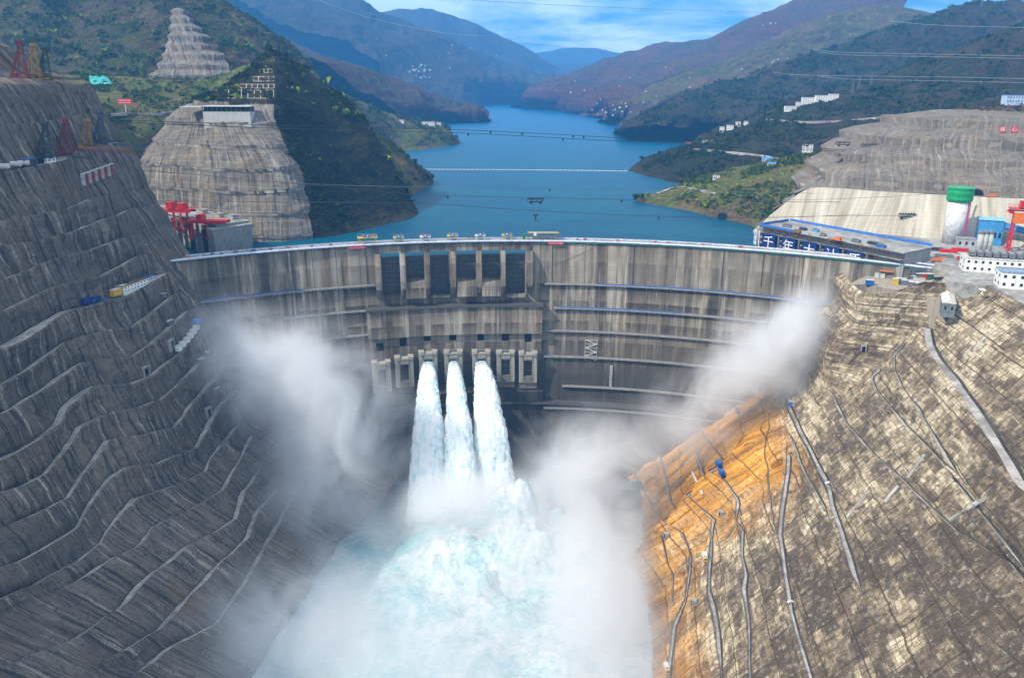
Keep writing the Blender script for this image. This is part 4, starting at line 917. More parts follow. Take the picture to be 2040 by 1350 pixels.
for i, (a, z0) in enumerate(JETSRC):
    src = dpos(a, z0, 9.0); nrm = Vector((-math.sin(a), -math.cos(a), 0)); tan = Vector((math.cos(a), -math.sin(a), 0))
    nt, nr = 150, 72; T = np.linspace(0, 4.95, nt); G = np.zeros((nt, nr + 1, 3)); v0 = [25, 27, 24][i]; drift = [-3.2, 0.4, 3.6][i]
    for k, t in enumerate(T):
        c = src + nrm * (v0 * t) + tan * (drift * t * 0.55) + Vector((0, 0, -0.5 * 9.81 * t * t - 1.0 * t))
        w = (5.2 + 3.0 * t ** 0.8 + 0.25 * t * t) * (1.0, 0.86, 1.06)[i]; th = 3.2 + 1.3 * t
        ff = Vector((nrm.x * v0, nrm.y * v0, -9.81 * t - 1)).normalized(); bn = tan.cross(ff).normalized()
        for j in range(nr + 1):
            q = 2 * math.pi * (j % nr) / nr
            G[k, j] = c + tan * (math.copysign(abs(math.cos(q)) ** 0.75, math.cos(q)) * w) + bn * (math.sin(q) * th)
    N = gnormals(G); N[:, -1] = N[:, 0]
    Q = G.copy(); Q[..., 2] += (T * 0)[:, None]; S = Q * np.array([1, 1, 0.28])
    amp = (0.25 + 0.75 * np.clip(T / 1.6, 0, 1))[:, None]
    S = Q * np.array([1, 1, 0.14]); D = (np.abs(fbm(S + i * 50, 4.5, 5, 61 + i, 0.55)) * 2.6 + fbm(Q * np.array([1, 1, .45]) + i * 50, 2.2, 4, 67 + i, 0.65) * 1.2 - 0.8 + fbm(Q * np.array([1, 1, .3]) + 9 * i, 14, 3, 80 + i) * 1.3 * np.clip(T / 2.0, 0, 1)[:, None]) * amp
    D[:, -1] = D[:, 0]
    G = G + N * D[..., None]
    o = smooth_grid('water_jet', G, MAT_JET, register=False); tag(o, JL[i], 'water jet', 'water jets from the dam outlets')
    mb = MB(); rnd = random.Random(70 + i)         # torn flakes of spray round the jet
    for k in range(8000):
        ti = int(rnd.random() ** 0.7 * (nt - 1)); j = rnd.randrange(nr); p = Vector(G[ti, j]); n_ = Vector(N[ti, j])
        p += n_ * (rnd.expovariate(1.0) * 1.3 * (0.3 + T[ti] * 0.45)) + Vector((rnd.gauss(0, .6), rnd.gauss(0, .6), rnd.gauss(0, 2)))
        r = 0.12 + 0.26 * rnd.random(); e = [Vector((rnd.gauss(0, 1), rnd.gauss(0, 1), rnd.gauss(0, 1.6))) * r for _ in range(4)]
        mb.add([p + q for q in e], [(0, 1, 2), (0, 2, 3), (0, 3, 1), (1, 3, 2)])
    sp = obj('spray', mb, MAT_JET, o); sp['kind'] = 'stuff'

# ================================================================== mist clouds
_ico = None
def mist(px, py, y, rad, dens, rot=0.0, tilt=0.0, col=(0.985, 0.99, 1.0), thr=0.0, nscale=0.020, soft=1.4):
    global _ico
    m = M('mist_%d_%d' % (px, py)); oc = m.co(); g = m.n('ShaderNodeNewGeometry').outputs['Position']
    ln = m.n('ShaderNodeVectorMath', operation='LENGTH'); m.l(oc, ln.inputs[0]); r = ln.outputs['Value']
    fall = m.math('POWER', m.rng(r, 1.0, 0.0), soft)
    n = m.noise(g, nscale, 8, 0.68, 0.9)
    k = m.ramp(m.math('ADD', n, m.math('MULTIPLY', fall, 0.12)), [(0.43 + thr, 0.02), (0.62 + thr, 1.0)])
    d = m.math('MULTIPLY', m.math('MULTIPLY', k, fall), dens)
    v = m.n('ShaderNodeVolumePrincipled'); v.inputs['Color'].default_value = (*col, 1); v.inputs['Anisotropy'].default_value = 0.15
    m.l(d, v.inputs['Density']); m.l(v.outputs[0], m.out.inputs['Volume'])
    if _ico is None:
        import bmesh
        b = bmesh.new(); bmesh.ops.create_icosphere(b, subdivisions=3, radius=1.0); _ico = ([tuple(x.co) for x in b.verts], [tuple(q.index for q in f.verts) for f in b.faces]); b.free()
    me = bpy.data.meshes.new('mist'); me.from_pydata(_ico[0], [], _ico[1]); me.update()
    o = link('mist', me, m.m); o.location = at_y(px, py, y); o.scale = rad; o.rotation_euler = (0, tilt, rot); return stuff(o)
# left plume, climbing from the pool along the slope foot to the dam's left shoulder
mist(505, 730, 600, (58, 46, 85), 0.085, tilt=R(-42))
mist(600, 775, 590, (78, 58, 92), 0.095, tilt=R(-35))
mist(700, 860, 585, (75, 62, 90), 0.034, tilt=R(-25))
mist(640, 980, 560, (75, 75, 90), 0.030)
mist(520, 1270, 420, (60, 80, 60), 0.036)
# spray over the plunge pool
mist(830, 1120, 530, (110, 85, 54), 0.026)
mist(915, 1015, 545, (62, 46, 44), 0.120, thr=-0.04)
mist(700, 1190, 480, (60, 80, 46), 0.030)
mist(1000, 1030, 545, (48, 44, 46), 0.120, thr=-0.10)
mist(860, 1310, 400, (150, 110, 60), 0.030)
mist(1105, 1130, 520, (80, 120, 86), 0.065, thr=-0.04)
mist(1165, 1270, 450, (56, 150, 90), 0.065, thr=-0.06)
mist(1175, 960, 580, (84, 78, 76), 0.070)
mist(1340, 850, 605, (85, 50, 54), 0.034, tilt=R(-40))
mist(848, 880, 622, (17, 34, 58), 0.045, thr=-0.03)
mist(908, 890, 620, (15, 34, 58), 0.040, thr=-0.03)
mist(974, 880, 622, (18, 34, 58), 0.045, thr=-0.03)
mist(1262, 1200, 480, (30, 160, 66), 0.045)
mist(640, 1240, 450, (46, 110, 46), 0.045)
mist(1430, 820, 612, (62, 36, 48), 0.060, tilt=R(-45))
# right wisp, along the right abutment
mist(1500, 730, 618, (75, 36, 60), 0.13, tilt=R(-45))
mist(1580, 660, 614, (34, 30, 60), 0.15, tilt=R(25))
mist(1590, 770, 622, (45, 34, 50), 0.055)
# ================================================================== objects
ZV = Vector((0, 0, 1))
def ground_at(px, py, only=None, fallback=None):
    p, n = hit(px, py, only)
    if p is None: return Vector(fallback) if fallback else at_y(px, py, 800)
    return p
def heading(a, b): return math.atan2(b.y - a.y, b.x - a.x)
TAUPE = paint('taupe_lattice', (0.20, 0.15, 0.09), 0.6)
GREYROOF = paint('grey_sheet_roof', (0.30, 0.31, 0.32), 0.6)
CREAM = paint('cream_wall', (0.66, 0.63, 0.55), 0.7, var=0.1)

def wheel_set(root, xs_, w, r=0.55):
    for x in xs_:
        for s in (-1, 1):
            mb = MB(); mb.tube([(x, s * w / 2 - s * 0.35, r), (x, s * w / 2, r)], r, 12); obj('wheel', mb, RUBBER, root)
def truck(label, p, rz, box=BLUE, cab=BLUE, L=8.0, Wd=2.6, H=2.9, group=None, cat='truck', nm='truck', rows=True):
    t = thing(nm, label, cat, p, rz, group)
    mb = MB(); mb.box((0, 0, 0.95), (L, Wd * 0.8, 0.4)); obj('chassis', mb, DSTEEL, t)
    mb = MB(); mb.box((-L * 0.14, 0, 1.2 + H / 2), (L * 0.68, Wd, H))
    for k in range(6): mb.box((-L * 0.46 + L * 0.64 * k / 5, 0, 1.2 + H / 2), (0.15, Wd + 0.14, H - 0.1))
    obj('cargo_box', mb, box, t)
    c = MB(); x0, x1 = L * 0.24, L * 0.5; c.add([(x0, -Wd / 2, 1.0), (x1, -Wd / 2, 1.0), (x1, Wd / 2, 1.0), (x0, Wd / 2, 1.0), (x0, -Wd * .46, 3.0), (x1 - .55, -Wd * .46, 3.0), (x1 - .55, Wd * .46, 3.0), (x0, Wd * .46, 3.0)],
        [(3, 2, 1, 0), (4, 5, 6, 7), (0, 1, 5, 4), (1, 2, 6, 5), (2, 3, 7, 6), (3, 0, 4, 7)]); cb = obj('cab', c, cab, t)
    g = MB(); g.add([(x1 - .22, -Wd * .44, 1.95), (x1 - .22, Wd * .44, 1.95), (x1 - .50, Wd * .42, 2.85), (x1 - .50, -Wd * .42, 2.85)], [(0, 1, 2, 3)]); obj('windscreen', g, GLASS, cb)
    wheel_set(t, (-L * .36, -L * .2, L * .36), Wd); return t
def car(label, p, rz, col=WHITE, group=None):
    t = thing('car', label, 'car', p, rz, group); L, Wd = 4.6, 1.9
    mb = MB(); pr = [(-2.3, .35), (2.3, .35), (2.3, .85), (1.3, 1.0), (.7, 1.55), (-1.3, 1.6), (-2.1, 1.05), (-2.3, .9)]; k = len(pr)
    vs = [(x, -Wd / 2 * (.86 if z > 1.1 else 1), z) for x, z in pr] + [(x, Wd / 2 * (.86 if z > 1.1 else 1), z) for x, z in pr]
    mb.add(vs, [tuple(range(k)), tuple(range(2 * k - 1, k - 1, -1))] + [(j, k + j, k + (j + 1) % k, (j + 1) % k) for j in range(k)]); b = obj('body', mb, col, t)
    g = MB(); g.box((-.3, 0, 1.28), (1.75, Wd * .9, .36)); obj('window', g, GLASS, b)
    wheel_set(t, (-1.4, 1.4), Wd, .36); return t
def container(label, p, rz, col, L=6.1, Wd=2.5, H=2.7, group=None, nm='container', cat='container'):
    t = thing(nm, label, cat, p, rz, group); mb = MB(); mb.box((0, 0, H / 2), (L, Wd, H))
    n = int(L / .6)
    for k in range(n): mb.box((-L / 2 + L * (k + .5) / n, 0, H / 2), (.22, Wd + .12, H - .4))
    obj('body', mb, col, t)
    for s in (-1, 1): d = MB(); d.box((L / 2 + .05, s * Wd / 4, H / 2), (.1, Wd / 2 - .1, H - .3)); obj('door', d, col, t)
    f = MB(); f.box((0, 0, H + .06), (L + .1, Wd + .2, .12)); obj('roof', f, OFFW if col is not OFFW else GREYROOF, t); return t
def building(label, p, rz, L, Wd, H, floors=1, nx=4, wall=WHITE, roof=GREYROOF, flat=True, group=None, nm='building', cat='building', sides=True, parapet=.8, ny=2):
    t = thing(nm, label, cat, p, rz, group)
    mb = MB(); mb.box((0, 0, H / 2 - 1.5), (L, Wd, H + 3)); w = obj('wall', mb, wall, t)
    mb = MB()
    if flat: mb.box((0, 0, H + .21), (L + .5, Wd + .5, .4)); [mb.box((0, s * Wd / 2, H + .41 + parapet / 2), (L + .5, .3, parapet)) for s in (-1, 1)]
    else: mb.gable(L, Wd, H + .02, Wd * .28)
    obj('roof', mb, roof, t)
    fh = H / floors
    for f in range(floors):
        for k in range(nx):
            x = -L / 2 + L * (k + .5) / nx
            for s in (-1, 1):
                g = MB(); g.box((x, s * (Wd / 2 + .03), fh * (f + .55)), (L / nx * .36, .12, fh * .38)); obj('window', g, GLASS, w)
        if sides:
            for k in range(ny):
                y = -Wd / 2 + Wd * (k + .5) / ny
                for s in (-1, 1):
                    g = MB(); g.box((s * (L / 2 + .03), y, fh * (f + .55)), (.12, Wd / ny * .3, fh * .38)); obj('window', g, GLASS, w)
    return t
def lettering(parent, txt, size, loc, rot, mat, name='lettering'):
    cu = bpy.data.curves.new(name, 'FONT'); cu.body = txt; cu.size = size; cu.align_x = 'CENTER'; cu.align_y = 'CENTER'; cu.extrude = 0.04
    tmp = bpy.data.objects.new(name, cu); COL.objects.link(tmp); bpy.context.view_layer.update()
    me = bpy.data.meshes.new_from_object(tmp.evaluated_get(bpy.context.evaluated_depsgraph_get())); bpy.data.objects.remove(tmp); me.materials.clear()
    o = link(name, me, mat, parent); o.location = loc; o.rotation_euler = rot; return o

# ---------- hoists over the surface gates, standing on the crest
hl = ['yellow gate hoist, second machine from the left on the dam crest', 'red-trimmed gate hoist, third machine from the left on the dam crest',
      'pale yellow gate hoist left of the lattice mast on the dam crest', 'blue-railed gate hoist right of the lattice mast on the dam crest', 'pale yellow gate hoist next to the long brown rack on the crest']
def hoist(px, label, w=10.5, h=7.5, mat=PALEGOLD, trim=YELLOW):
    a, _ = dray(px, 482); p = dpos(a, 13.05, -6.2); t = thing('gate_hoist', label, 'hoist', p, -a, 'gate hoists on the dam crest')
    for sx_ in (-1, 1):
        for sy in (-1, 1): mb = MB(); mb.bar((sx_ * w * .45, sy * 3, 0), (sx_ * w * .36, sy * 2.4, h * .62), .7); obj('leg', mb, mat, t)
    mb = MB(); mb.box((0, 0, h * .64), (w, 7, .6)); mb.box((0, 0, h * .2), (w * .82, .4, .5)); obj('platform', mb, mat, t)
    mb = MB(); mb.tube([(-w * .25, 0, h * .8), (w * .25, 0, h * .8)], 1.0, 12); mb.box((w * .36, 0, h * .78), (1.6, 2.6, 2.0)); obj('winch', mb, STEEL, t)
    mb = MB()
    for sx_ in (-1, -.5, 0, .5, 1):
        for sy in (-1, 1): mb.bar((sx_ * w * .49, sy * 3.4, h * .68), (sx_ * w * .49, sy * 3.4, h * .92), .16)
    for sy in (-1, 1): mb.bar((-w * .49, sy * 3.4, h * .92), (w * .49, sy * 3.4, h * .92), .18)
    obj('railing', mb, trim, t)
    mb = MB(); mb.box((0, -3.66, h * .86), (3.4, .2, 3.0)); s = obj('sign', mb, BLUE, t)
    e = MB(); e.lathe([(.85, 0), (.85, .08)], (0, 0, 0), 16); eo = obj('emblem', e, WHITE, s); eo.location = (0, -3.78, h * .86); eo.rotation_euler = (R(90), 0, 0); return t
for px, lb, mt, tr in zip((795, 848, 902, 957, 1010), hl, (PALEGOLD, CREAM, PALEGOLD, CREAM, PALEGOLD), (YELLOW, RED, YELLOW, BLUE, STEEL)): hoist(px, lb, mat=mt, trim=tr)
hoist(733, 'largest yellow lattice hoist, leftmost machine on the dam crest', 19, 9.5, YELLOW, PALEGOLD)
a, _ = dray(1082, 482); t = thing('equipment_rack', 'long brown open steel rack with a small sign, rightmost machine on the dam crest', 'equipment rack', dpos(a, 13.05, -6.5), -a)
for k in range(7):
    for s in (-1, 1): mb = MB(); mb.bar((-15 + 5 * k, s * 3, 0), (-15 + 5 * k, s * 3, 7), .5); obj('post', mb, TAUPE, t)
mb = MB()
for s in (-1, 1):
    mb.bar((-15, s * 3, 6.9), (15, s * 3, 6.9), .5); mb.bar((-15, s * 3, 3.6), (15, s * 3, 3.6), .4)
    for k in range(6): mb.bar((-15 + 5 * k, s * 3, 3.6), (-10 + 5 * k, s * 3, 6.9), .25)
obj('truss', mb, TAUPE, t); mb = MB(); mb.box((0, 0, 7.3), (31, 6.6, .3)); obj('deck', mb, paint('ochre_boards', (.38, .30, .16), .7), t)
mb = MB(); mb.box((-8, -3.5, 6.2), (2.8, .2, 3)); obj('sign', mb, WHITE, t); mb = MB(); mb.box((-19, -1, 3), (2.6, 2.6, 6)); obj('cabinet', mb, GREEN, t)
a, _ = dray(935, 482); t = thing('lattice_mast', 'slim grey lattice mast on the dam crest between two gate hoists', 'mast', dpos(a, 13.05, -9), -a); mb = MB(); mb.lattice((0, 0, 0), (0, 0, 6.5), 2.6, 2.6, 4, .2); obj('lattice', mb, STEEL, t)
for px, w, lb in ((710, 15, 'long red banner hung on the dam crest left of the gates'), (1107, 15, 'long red banner hung on the dam crest right of the gates')):
    a, _ = dray(px, 486); t = thing('banner', lb, 'banner', dpos(a, 11.6, 2.95), -a); mb = MB(); mb.box((0, 0, 0), (w, .14, 2.4)); b = obj('cloth', mb, SIGNRED, t)
    rnd = random.Random(px); mb = MB()                  # the slogan is too small to read: strokes only
    for k in range(14):
        x = -w * .44 + w * .88 * k / 13 + (.5 if k > 6 else 0); mb.box((x, -.09, .3), (.62, .06, .14)); mb.box((x, -.09, -.25), (.5, .06, .14)); mb.box((x + rnd.uniform(-.2, .2), -.09, 0), (.14, .06, .95))
    obj('lettering', mb, WHITE, b)
rnd = random.Random(9); cn_ = 0
crl = ['orange', 'red', 'white', 'blue', 'pink']
for px in (345, 372, 398, 423, 441, 470, 505, 540, 575, 590, 622, 660, 1150, 1165, 1230, 1305, 1330, 1400, 1475):     # small site equipment along the crest road
    a, _ = dray(px, 490); c = rnd.choice([ORANGE, RED, WHITE, BLUE, STEEL]); L_ = rnd.uniform(2, 4.5)
    t = thing('equipment_box', 'small tool box on the dam crest road, one of many', 'equipment box', dpos(a, 13.05, -3 - rnd.random() * 5), -a + rnd.uniform(-.3, .3), 'tool boxes along the dam crest')
    mb = MB(); mb.box((0, 0, .9), (L_, 1.6, 1.4)); obj('body', mb, c, t); mb = MB(); mb.box((0, 0, 1.7), (L_ + .2, 1.8, .18)); obj('lid', mb, STEEL, t)

# ---------- left bank intake with its two red gantry cranes
A0 = at_z(262, 431, 14); A1 = at_z(436, 477, 14); dv = (A1 - A0); Ln = dv.length; hz_ = heading(A0, A1)
it = thing('intake_block', 'long grey concrete intake block with dark gate slots, left bank behind the dam', 'intake', A1, hz_)
mb = MB(); mb.box((-Ln / 2 - 20, 17, -12), (Ln + 40, 34, 52)); obj('wall', mb, MAT_CONC, it)
mb = MB(); mb.box((-Ln / 2 - 20, 16.5, 14.3 - .0), (Ln + 41.5, 36.5, .58)); obj('deck', mb, MAT_YARD, it)
for k in range(5):
    mb = MB(); mb.box((-28 - 27 * k, -.2, -6), (9, .5, 34)); obj('gate_slot', mb, BLACK, it)
    mb = MB(); mb.box((-14.5 - 27 * k, -1.5, -8), (4, 3.0, 38)); obj('buttress', mb, MAT_CONC, it)
mb = MB(); mb.hexa([(-6, -4, -16), (.8, -4, -16), (.8, 34.3, -16), (-6, 34.3, -16), (-6, -9, 12), (7, -9, 12), (7, 34.3, 12), (-6, 34.3, 12)]); obj('end_corbel', mb, MAT_CONC, it)
for k, (x, y) in enumerate(((-40, 24), (-75, 24), (-112, 20), (-20, 28))):
    t = thing('deck_hut', 'grey concrete hut on the left intake deck, ' + ('nearest the lower gantry crane', 'beside the taller gantry crane', 'farthest from the cranes', 'at the deck end by the dam')[k], 'hut', it.matrix_basis @ Vector((x, y, 14.6)), hz_)
    mb = MB(); mb.box((0, 0, 2), (11, 6, 4)); obj('wall', mb, MAT_CONC, t); mb = MB(); mb.box((0, 0, 4.2), (12, 7, .4)); obj('roof', mb, MAT_YARD, t)
def gantry(label, p, rz, L=34, Wd=14, H=26, cant=12, grp=None, cabs=((-.2, .72), (.3, .62))):
    t = thing('gantry_crane', label, 'gantry crane', p, rz, grp)
    for sx_ in (-1, 1):
        for sy in (-1, 1): mb = MB(); mb.bar((sx_ * L * .32, sy * Wd * .5, 1), (sx_ * L * .30, sy * Wd * .38, H * .72), 1.5, 1.5); mb.box((sx_ * L * .32, sy * Wd * .5, .6), (4.5, 2, 1.2)); obj('leg', mb, RED, t)
        mb = MB(); mb.bar((sx_ * L * .31, -Wd * .44, H * .34), (sx_ * L * .31, Wd * .44, H * .34), 1.2); mb.bar((sx_ * L * .31, -Wd * .48, H * .1), (sx_ * L * .31, Wd * .48, H * .1), 1.4); obj('cross_beam', mb, RED, t)
    for sy in (-1, 1): mb = MB(); mb.box((cant / 2, sy * Wd * .38, H * .77), (L + cant, 1.6, 2.2)); obj('girder', mb, RED, t)
    mb = MB(); mb.box((cant / 2, 0, H * .84), (L + cant, Wd * .9, .4))
    for k in range(10): x = -L / 2 + (L + cant) * k / 9; mb.bar((x, -Wd * .45, H * .85), (x, -Wd * .45, H * .9), .25); mb.bar((x, Wd * .45, H * .85), (x, Wd * .45, H * .9), .25)
    for sy in (-1, 1): mb.bar((-L / 2, sy * Wd * .45, H * .9), (L / 2 + cant, sy * Wd * .45, H * .9), .25)
    obj('walkway', mb, RED, t)
    for fx, s in cabs:
        mb = MB(); mb.box((fx * L, 0, H * .86 + 4.2 * s), (9 * s, Wd * .7, 8 * s)); h = obj('winch_house', mb, RED, t); mb = MB(); mb.box((fx * L, 0, H * .86 + 8.3 * s), (9.6 * s, Wd * .75, .4)); obj('roof', mb, paint('dull_red_roof', (.42, .03, .02)), h)
    mb = MB(); mb.box((L * .05, 0, H * .45), (2.5, 2.5, 2.2)); mb.bar((L * .05, 0, H * .45), (L * .05, 0, H * .78), .3); obj('hook_block', mb, paint('rust_orange', (.4, .16, .03)), t)
    return t
gantry('taller red gantry crane with two winch houses on the left intake deck', at_z(357, 462, 14.6), hz_ + R(28), 26, 13, 29, 6, 'red gantry cranes on the left intake')
gantry('lower red gantry crane with a long cantilever boom, nearer the dam', at_z(405, 473, 14.6), hz_ + R(35), 26, 13, 21, 14, 'red gantry cranes on the left intake', ((.0, .62),))
# gallery building on top of the knob
g0 = ground_at(408, 246, ('rock_knob',)); g1 = ground_at(502, 246, ('rock_knob',)); gm = (g0 + g1) / 2; w_ = (g1 - g0).length
t = thing('gallery_building', 'pale concrete gate gallery with a dark canopy on top of the rock knob', 'building', gm + Vector((0, 6, 0)), heading(g0, g1))
mb = MB(); mb.box((0, 0, 2), (w_, 14, 22)); obj('wall', mb, concrete('pale_concrete', (.50, .50, .48), dark=.25), t)
mb = MB(); mb.box((0, 1, 15.8), (w_ - 2, 12, 5.6)); obj('dark_storey', mb, paint('dark_green_glazing', (.02, .05, .045), .4), t)  # plain dark green upper storey
for k in range(11): mb = MB(); mb.box((-w_ / 2 + w_ * k / 10, -6, 15.8), (.8, .8, 5.6)); obj('column', mb, STEEL, t)
mb = MB(); mb.box((0, 0, 19.2), (w_ + 3, 18, 1.1)); obj('roof', mb, OFFW, t)
mb = MB(); mb.box((-w_ / 2 - 14, 2, 18.3), (26, 16, 1.0)); obj('terrace', mb, OFFW, t)
# concrete lattice frames protecting the slope above the knob
fr = paint('pale_frame_concrete', (.42, .39, .31), .8)
for k, (x0, x1, y0, y1, n) in enumerate(((480, 546, 168, 176, 6), (505, 545, 153, 162, 4), (518, 542, 138, 145, 3), (430, 545, 180, 196, 9))):
    t = thing('concrete_lattice', ('lower middle', 'upper middle', 'topmost', 'widest, lowest')[k] + ' tier of pale concrete lattice on the slope above the knob', 'lattice', ground_at((x0 + x1) / 2, y1), 0, 'concrete lattice frames above the knob'); o = t.location; mb = MB()
    G_ = [[ground_at(x0 + (x1 - x0) * i / n, y) for i in range(n + 1)] for y in (y1, y0)]
    for i in range(n + 1):
        mb.bar(G_[0][i] - o, G_[1][i] - o, .9)
        if i < n: mb.bar(G_[0][i] - o, G_[0][i + 1] - o, .9); mb.bar(G_[1][i] - o, G_[1][i + 1] - o, .9)
    obj('frame', mb, fr, t)

# ---------- cable-crane towers and derricks on the left terraces
def derrick(label, p, rz, mat, H=34, boom=38, brz=0.0, drop_=-6, grp=None):
    t = thing('derrick_crane', label, 'crane', p, rz, grp)
    mb = MB(); mb.lattice((0, 0, 2), (1.5, 0, H), 5.6, 2.6, 8, .42); obj('mast', mb, mat, t)
    mb = MB(); mb.lattice((-8, 0, 2), (0, 0, H * .86), 1.5, 1.0, 7, .28); obj('backstay', mb, mat, t)
    mb = MB(); mb.box((-3, 0, 1.0), (13, 6.5, 1.6)); mb.box((-6, 0, 3), (4, 4, 3)); obj('base', mb, mat, t)
    mb = MB(); mb.box((1.5, 0, H + 1), (4.6, 4, 2)); obj('head', mb, mat, t)
    d = Vector((math.cos(brz), math.sin(brz), 0)); e = d * boom + Vector((0, 0, drop_))
    mb = MB(); mb.lattice(d * 4 + Vector((0, 0, 3)), e + Vector((0, 0, 3)), 1.7, 1.2, 12, .26); obj('boom', mb, mat, t)
    mb = MB(); mb.tube([(1.5, 0, H + 1.5), tuple(e + Vector((0, 0, 3.6)))], .16, 4); obj('stay_cable', mb, DSTEEL, t); return t
CR_RED = paint('dark_red_lattice', (.20, .03, .025)); CR_YEL = paint('ochre_lattice', (.34, .20, .03)); CR_DK = paint('dark_green_lattice', (.025, .04, .04)); CR_BL = paint('slate_lattice', (.04, .07, .11))
def rot_to(px0, py0, px1, py1, z): return heading(at_y(px0, py0, 600), at_y(px1, py1, 620))
for px, py, mt, H, bo, lb in ((47, 158, CR_RED, 27, 20, 'dark red lattice crane tower on the upper left terrace, leftmost of three'), (74, 161, CR_YEL, 26, 22, 'ochre yellow lattice crane tower in the middle on the upper left terrace'),
                              (95, 163, CR_DK, 24, 30, 'dark green lattice crane tower on the upper left terrace, nearest the edge')):
    p = on_slope(px, py, sx_left); derrick(lb, p, R(15), mt, H, bo, R(55), -1, 'crane towers on the upper left terrace')
for px, py, mt, H, bo, br, lb in ((96, 316, CR_DK, 25, 30, 25, 'dark lattice crane tower beside the white hut on the lower left terrace'), (137, 306, CR_RED, 26, 46, 20, 'dark red lattice crane tower with a long boom on the lower left terrace'),
                                  (178, 297, CR_YEL, 22, 30, 15, 'ochre lattice crane tower half hidden by the rock on the lower left terrace'), (205, 290, CR_BL, 25, 34, 12, 'slate blue lattice crane tower at the far end of the lower left terrace')):
    p = on_slope(px, py, sx_left); derrick(lb, p, R(15), mt, H, bo, R(br), -5, 'crane towers on the lower left terrace')
for k, (px, py) in enumerate(((9, 336), (33, 331), (49, 329))):
    p = on_slope(px, py + 2, sx_left); t = thing('tank', 'white cylindrical tank lying on the lower left terrace, ' + ('at the photo edge', 'middle one of three', 'against the dark shed')[k], 'tank', p, R(20), 'white tanks on the lower left terrace')
    mb = MB(); mb.tube([(-3.6, 0, 2.4), (-3.2, 0, 2.4), (3.2, 0, 2.4), (3.6, 0, 2.4)], [1.4, 2.0, 2.0, 1.4], 14); obj('shell', mb, OFFW, t); mb = MB(); mb.box((-2, 0, .4), (.8, 3, .9)); mb.box((2, 0, .4), (.8, 3, .9)); obj('cradle', mb, STEEL, t)
p = on_slope(57, 328, sx_left); t = building('dark shed with a blue sheet roof beside white tanks on the left terrace', p, R(60), 9, 6, 4, 1, 3, paint('black_shed', (.04, .045, .05)), BLUE, nm='shed', cat='shed', parapet=.1)
p = on_slope(100, 323, sx_left); building('tiny white site hut below the crane towers on the left terrace', p, R(62), 7, 4, 3, 1, 2, WHITE, SKYBLUE, nm='site_hut', cat='hut', parapet=.1)
rnd = random.Random(5)
for k in range(10):
    p = ground_at(167 + 6.3 * k, 366 - 2.3 * k, ('left_slope',)); t = thing('anchor_post', 'red and white concrete anchor post in the row on the left rock wall', 'anchor post', p, R(15), 'anchor posts in a row on the left rock wall')
    mb = MB(); mb.box((0, 0, 3), (2.6, 2.6, 9)); obj('post', mb, paint('dull_red_post', (.25, .06, .05)) if k % 2 else paint('pale_post', (.42, .38, .36)), t); mb = MB(); mb.box((.4, 0, 7.8), (3.0, 3.0, .7)); obj('cap', mb, OFFW, t)
# billboard, tarpaulin and buildings on the saddle
def billboard(label, p, w, h, ph, rz=0.0, lines=2):
    t = thing('billboard', label, 'billboard', p, rz); mb = MB(); mb.tube([(0, 0, -3), (0, 0, ph)], [w * .05, w * .035], 10); obj('post', mb, OFFW, t)
    mb = MB(); mb.box((0, -.4, ph + h / 2), (w, .8, h)); b = obj('panel', mb, SIGNRED, t); rnd = random.Random(3); mb = MB()
    for r_ in range(lines):
        for k in range(9): mb.box((-w * .4 + w * .8 * k / 8, -.86, ph + h * (r_ + .7) / (lines + .4)), (w * .06, .08, h * .17 * rnd.uniform(.5, 1)))
    obj('lettering', mb, WHITE, b); mb = MB(); mb.box((0, .3, ph + h / 2), (w * .9, .5, h * .9)); obj('back_frame', mb, STEEL, t); return t
sp_ = ground_at(252, 226, ('saddle_ground',)); k_ = (sp_ - CAMP).length / FPX
billboard('red billboard on a white post standing on the green saddle', sp_, 24 * k_, 9.5 * k_, 15 * k_)
p0 = [ground_at(x, y, ('saddle_ground',)) for x, y in ((177, 154), (212, 154), (225, 170), (183, 171))]
t = thing('tarpaulin', 'large turquoise sheet spread on the green saddle slope', 'tarpaulin', p0[0]); mb = MB(); n = 8
gr = [[p0[0].lerp(p0[1], i / n).lerp(p0[3].lerp(p0[2], i / n), j / n) - p0[0] + Vector((0, -1, 2.0 + .8 * math.sin(i * 2.1 + j))) for i in range(n + 1)] for j in range(n + 1)]
mb.add([v for r_ in gr for v in r_], [(j * (n + 1) + i, j * (n + 1) + i + 1, (j + 1) * (n + 1) + i + 1, (j + 1) * (n + 1) + i) for j in range(n) for i in range(n) if not (i in (5, 6) and j == 5)]); obj('sheet', mb, TEAL, t)
# ---------- left haul road: huts, containers, trucks
def lroad(px, py): return on_slope(px, py, sx_left)
rz_l = heading(lroad(207, 600), lroad(300, 562))
t = building('long white site office with small windows on the left haul road', lroad(268, 574), rz_l, 30, 5, 5, 2, 8, WHITE, paint('brown_roof', (.16, .11, .08)), nm='site_office', cat='building', parapet=.2)
building('white blue-roofed hut at the dam end of the left haul road', lroad(296, 560), rz_l, 12, 4.5, 3.6, 1, 4, OFFW, BLUE, nm='site_hut', cat='hut', parapet=.1)
container('yellow container on the left haul road, nearer the camera', lroad(232, 588), rz_l, YELLOW, 9, 4, 5.2, 'yellow containers on the left haul road')
container('yellow container touching the long white site office', lroad(246, 580), rz_l, YELLOW, 6, 4, 5.2, 'yellow containers on the left haul road')
truck('dark blue box truck parked on the left haul road', lroad(177, 606), rz_l, NAVY, BLUE, 12, 3.4, 4.4); truck('smaller dark blue truck ahead of the box truck on the left haul road', lroad(196, 602), rz_l, NAVY, BLUE, 8, 3.2, 3.6)
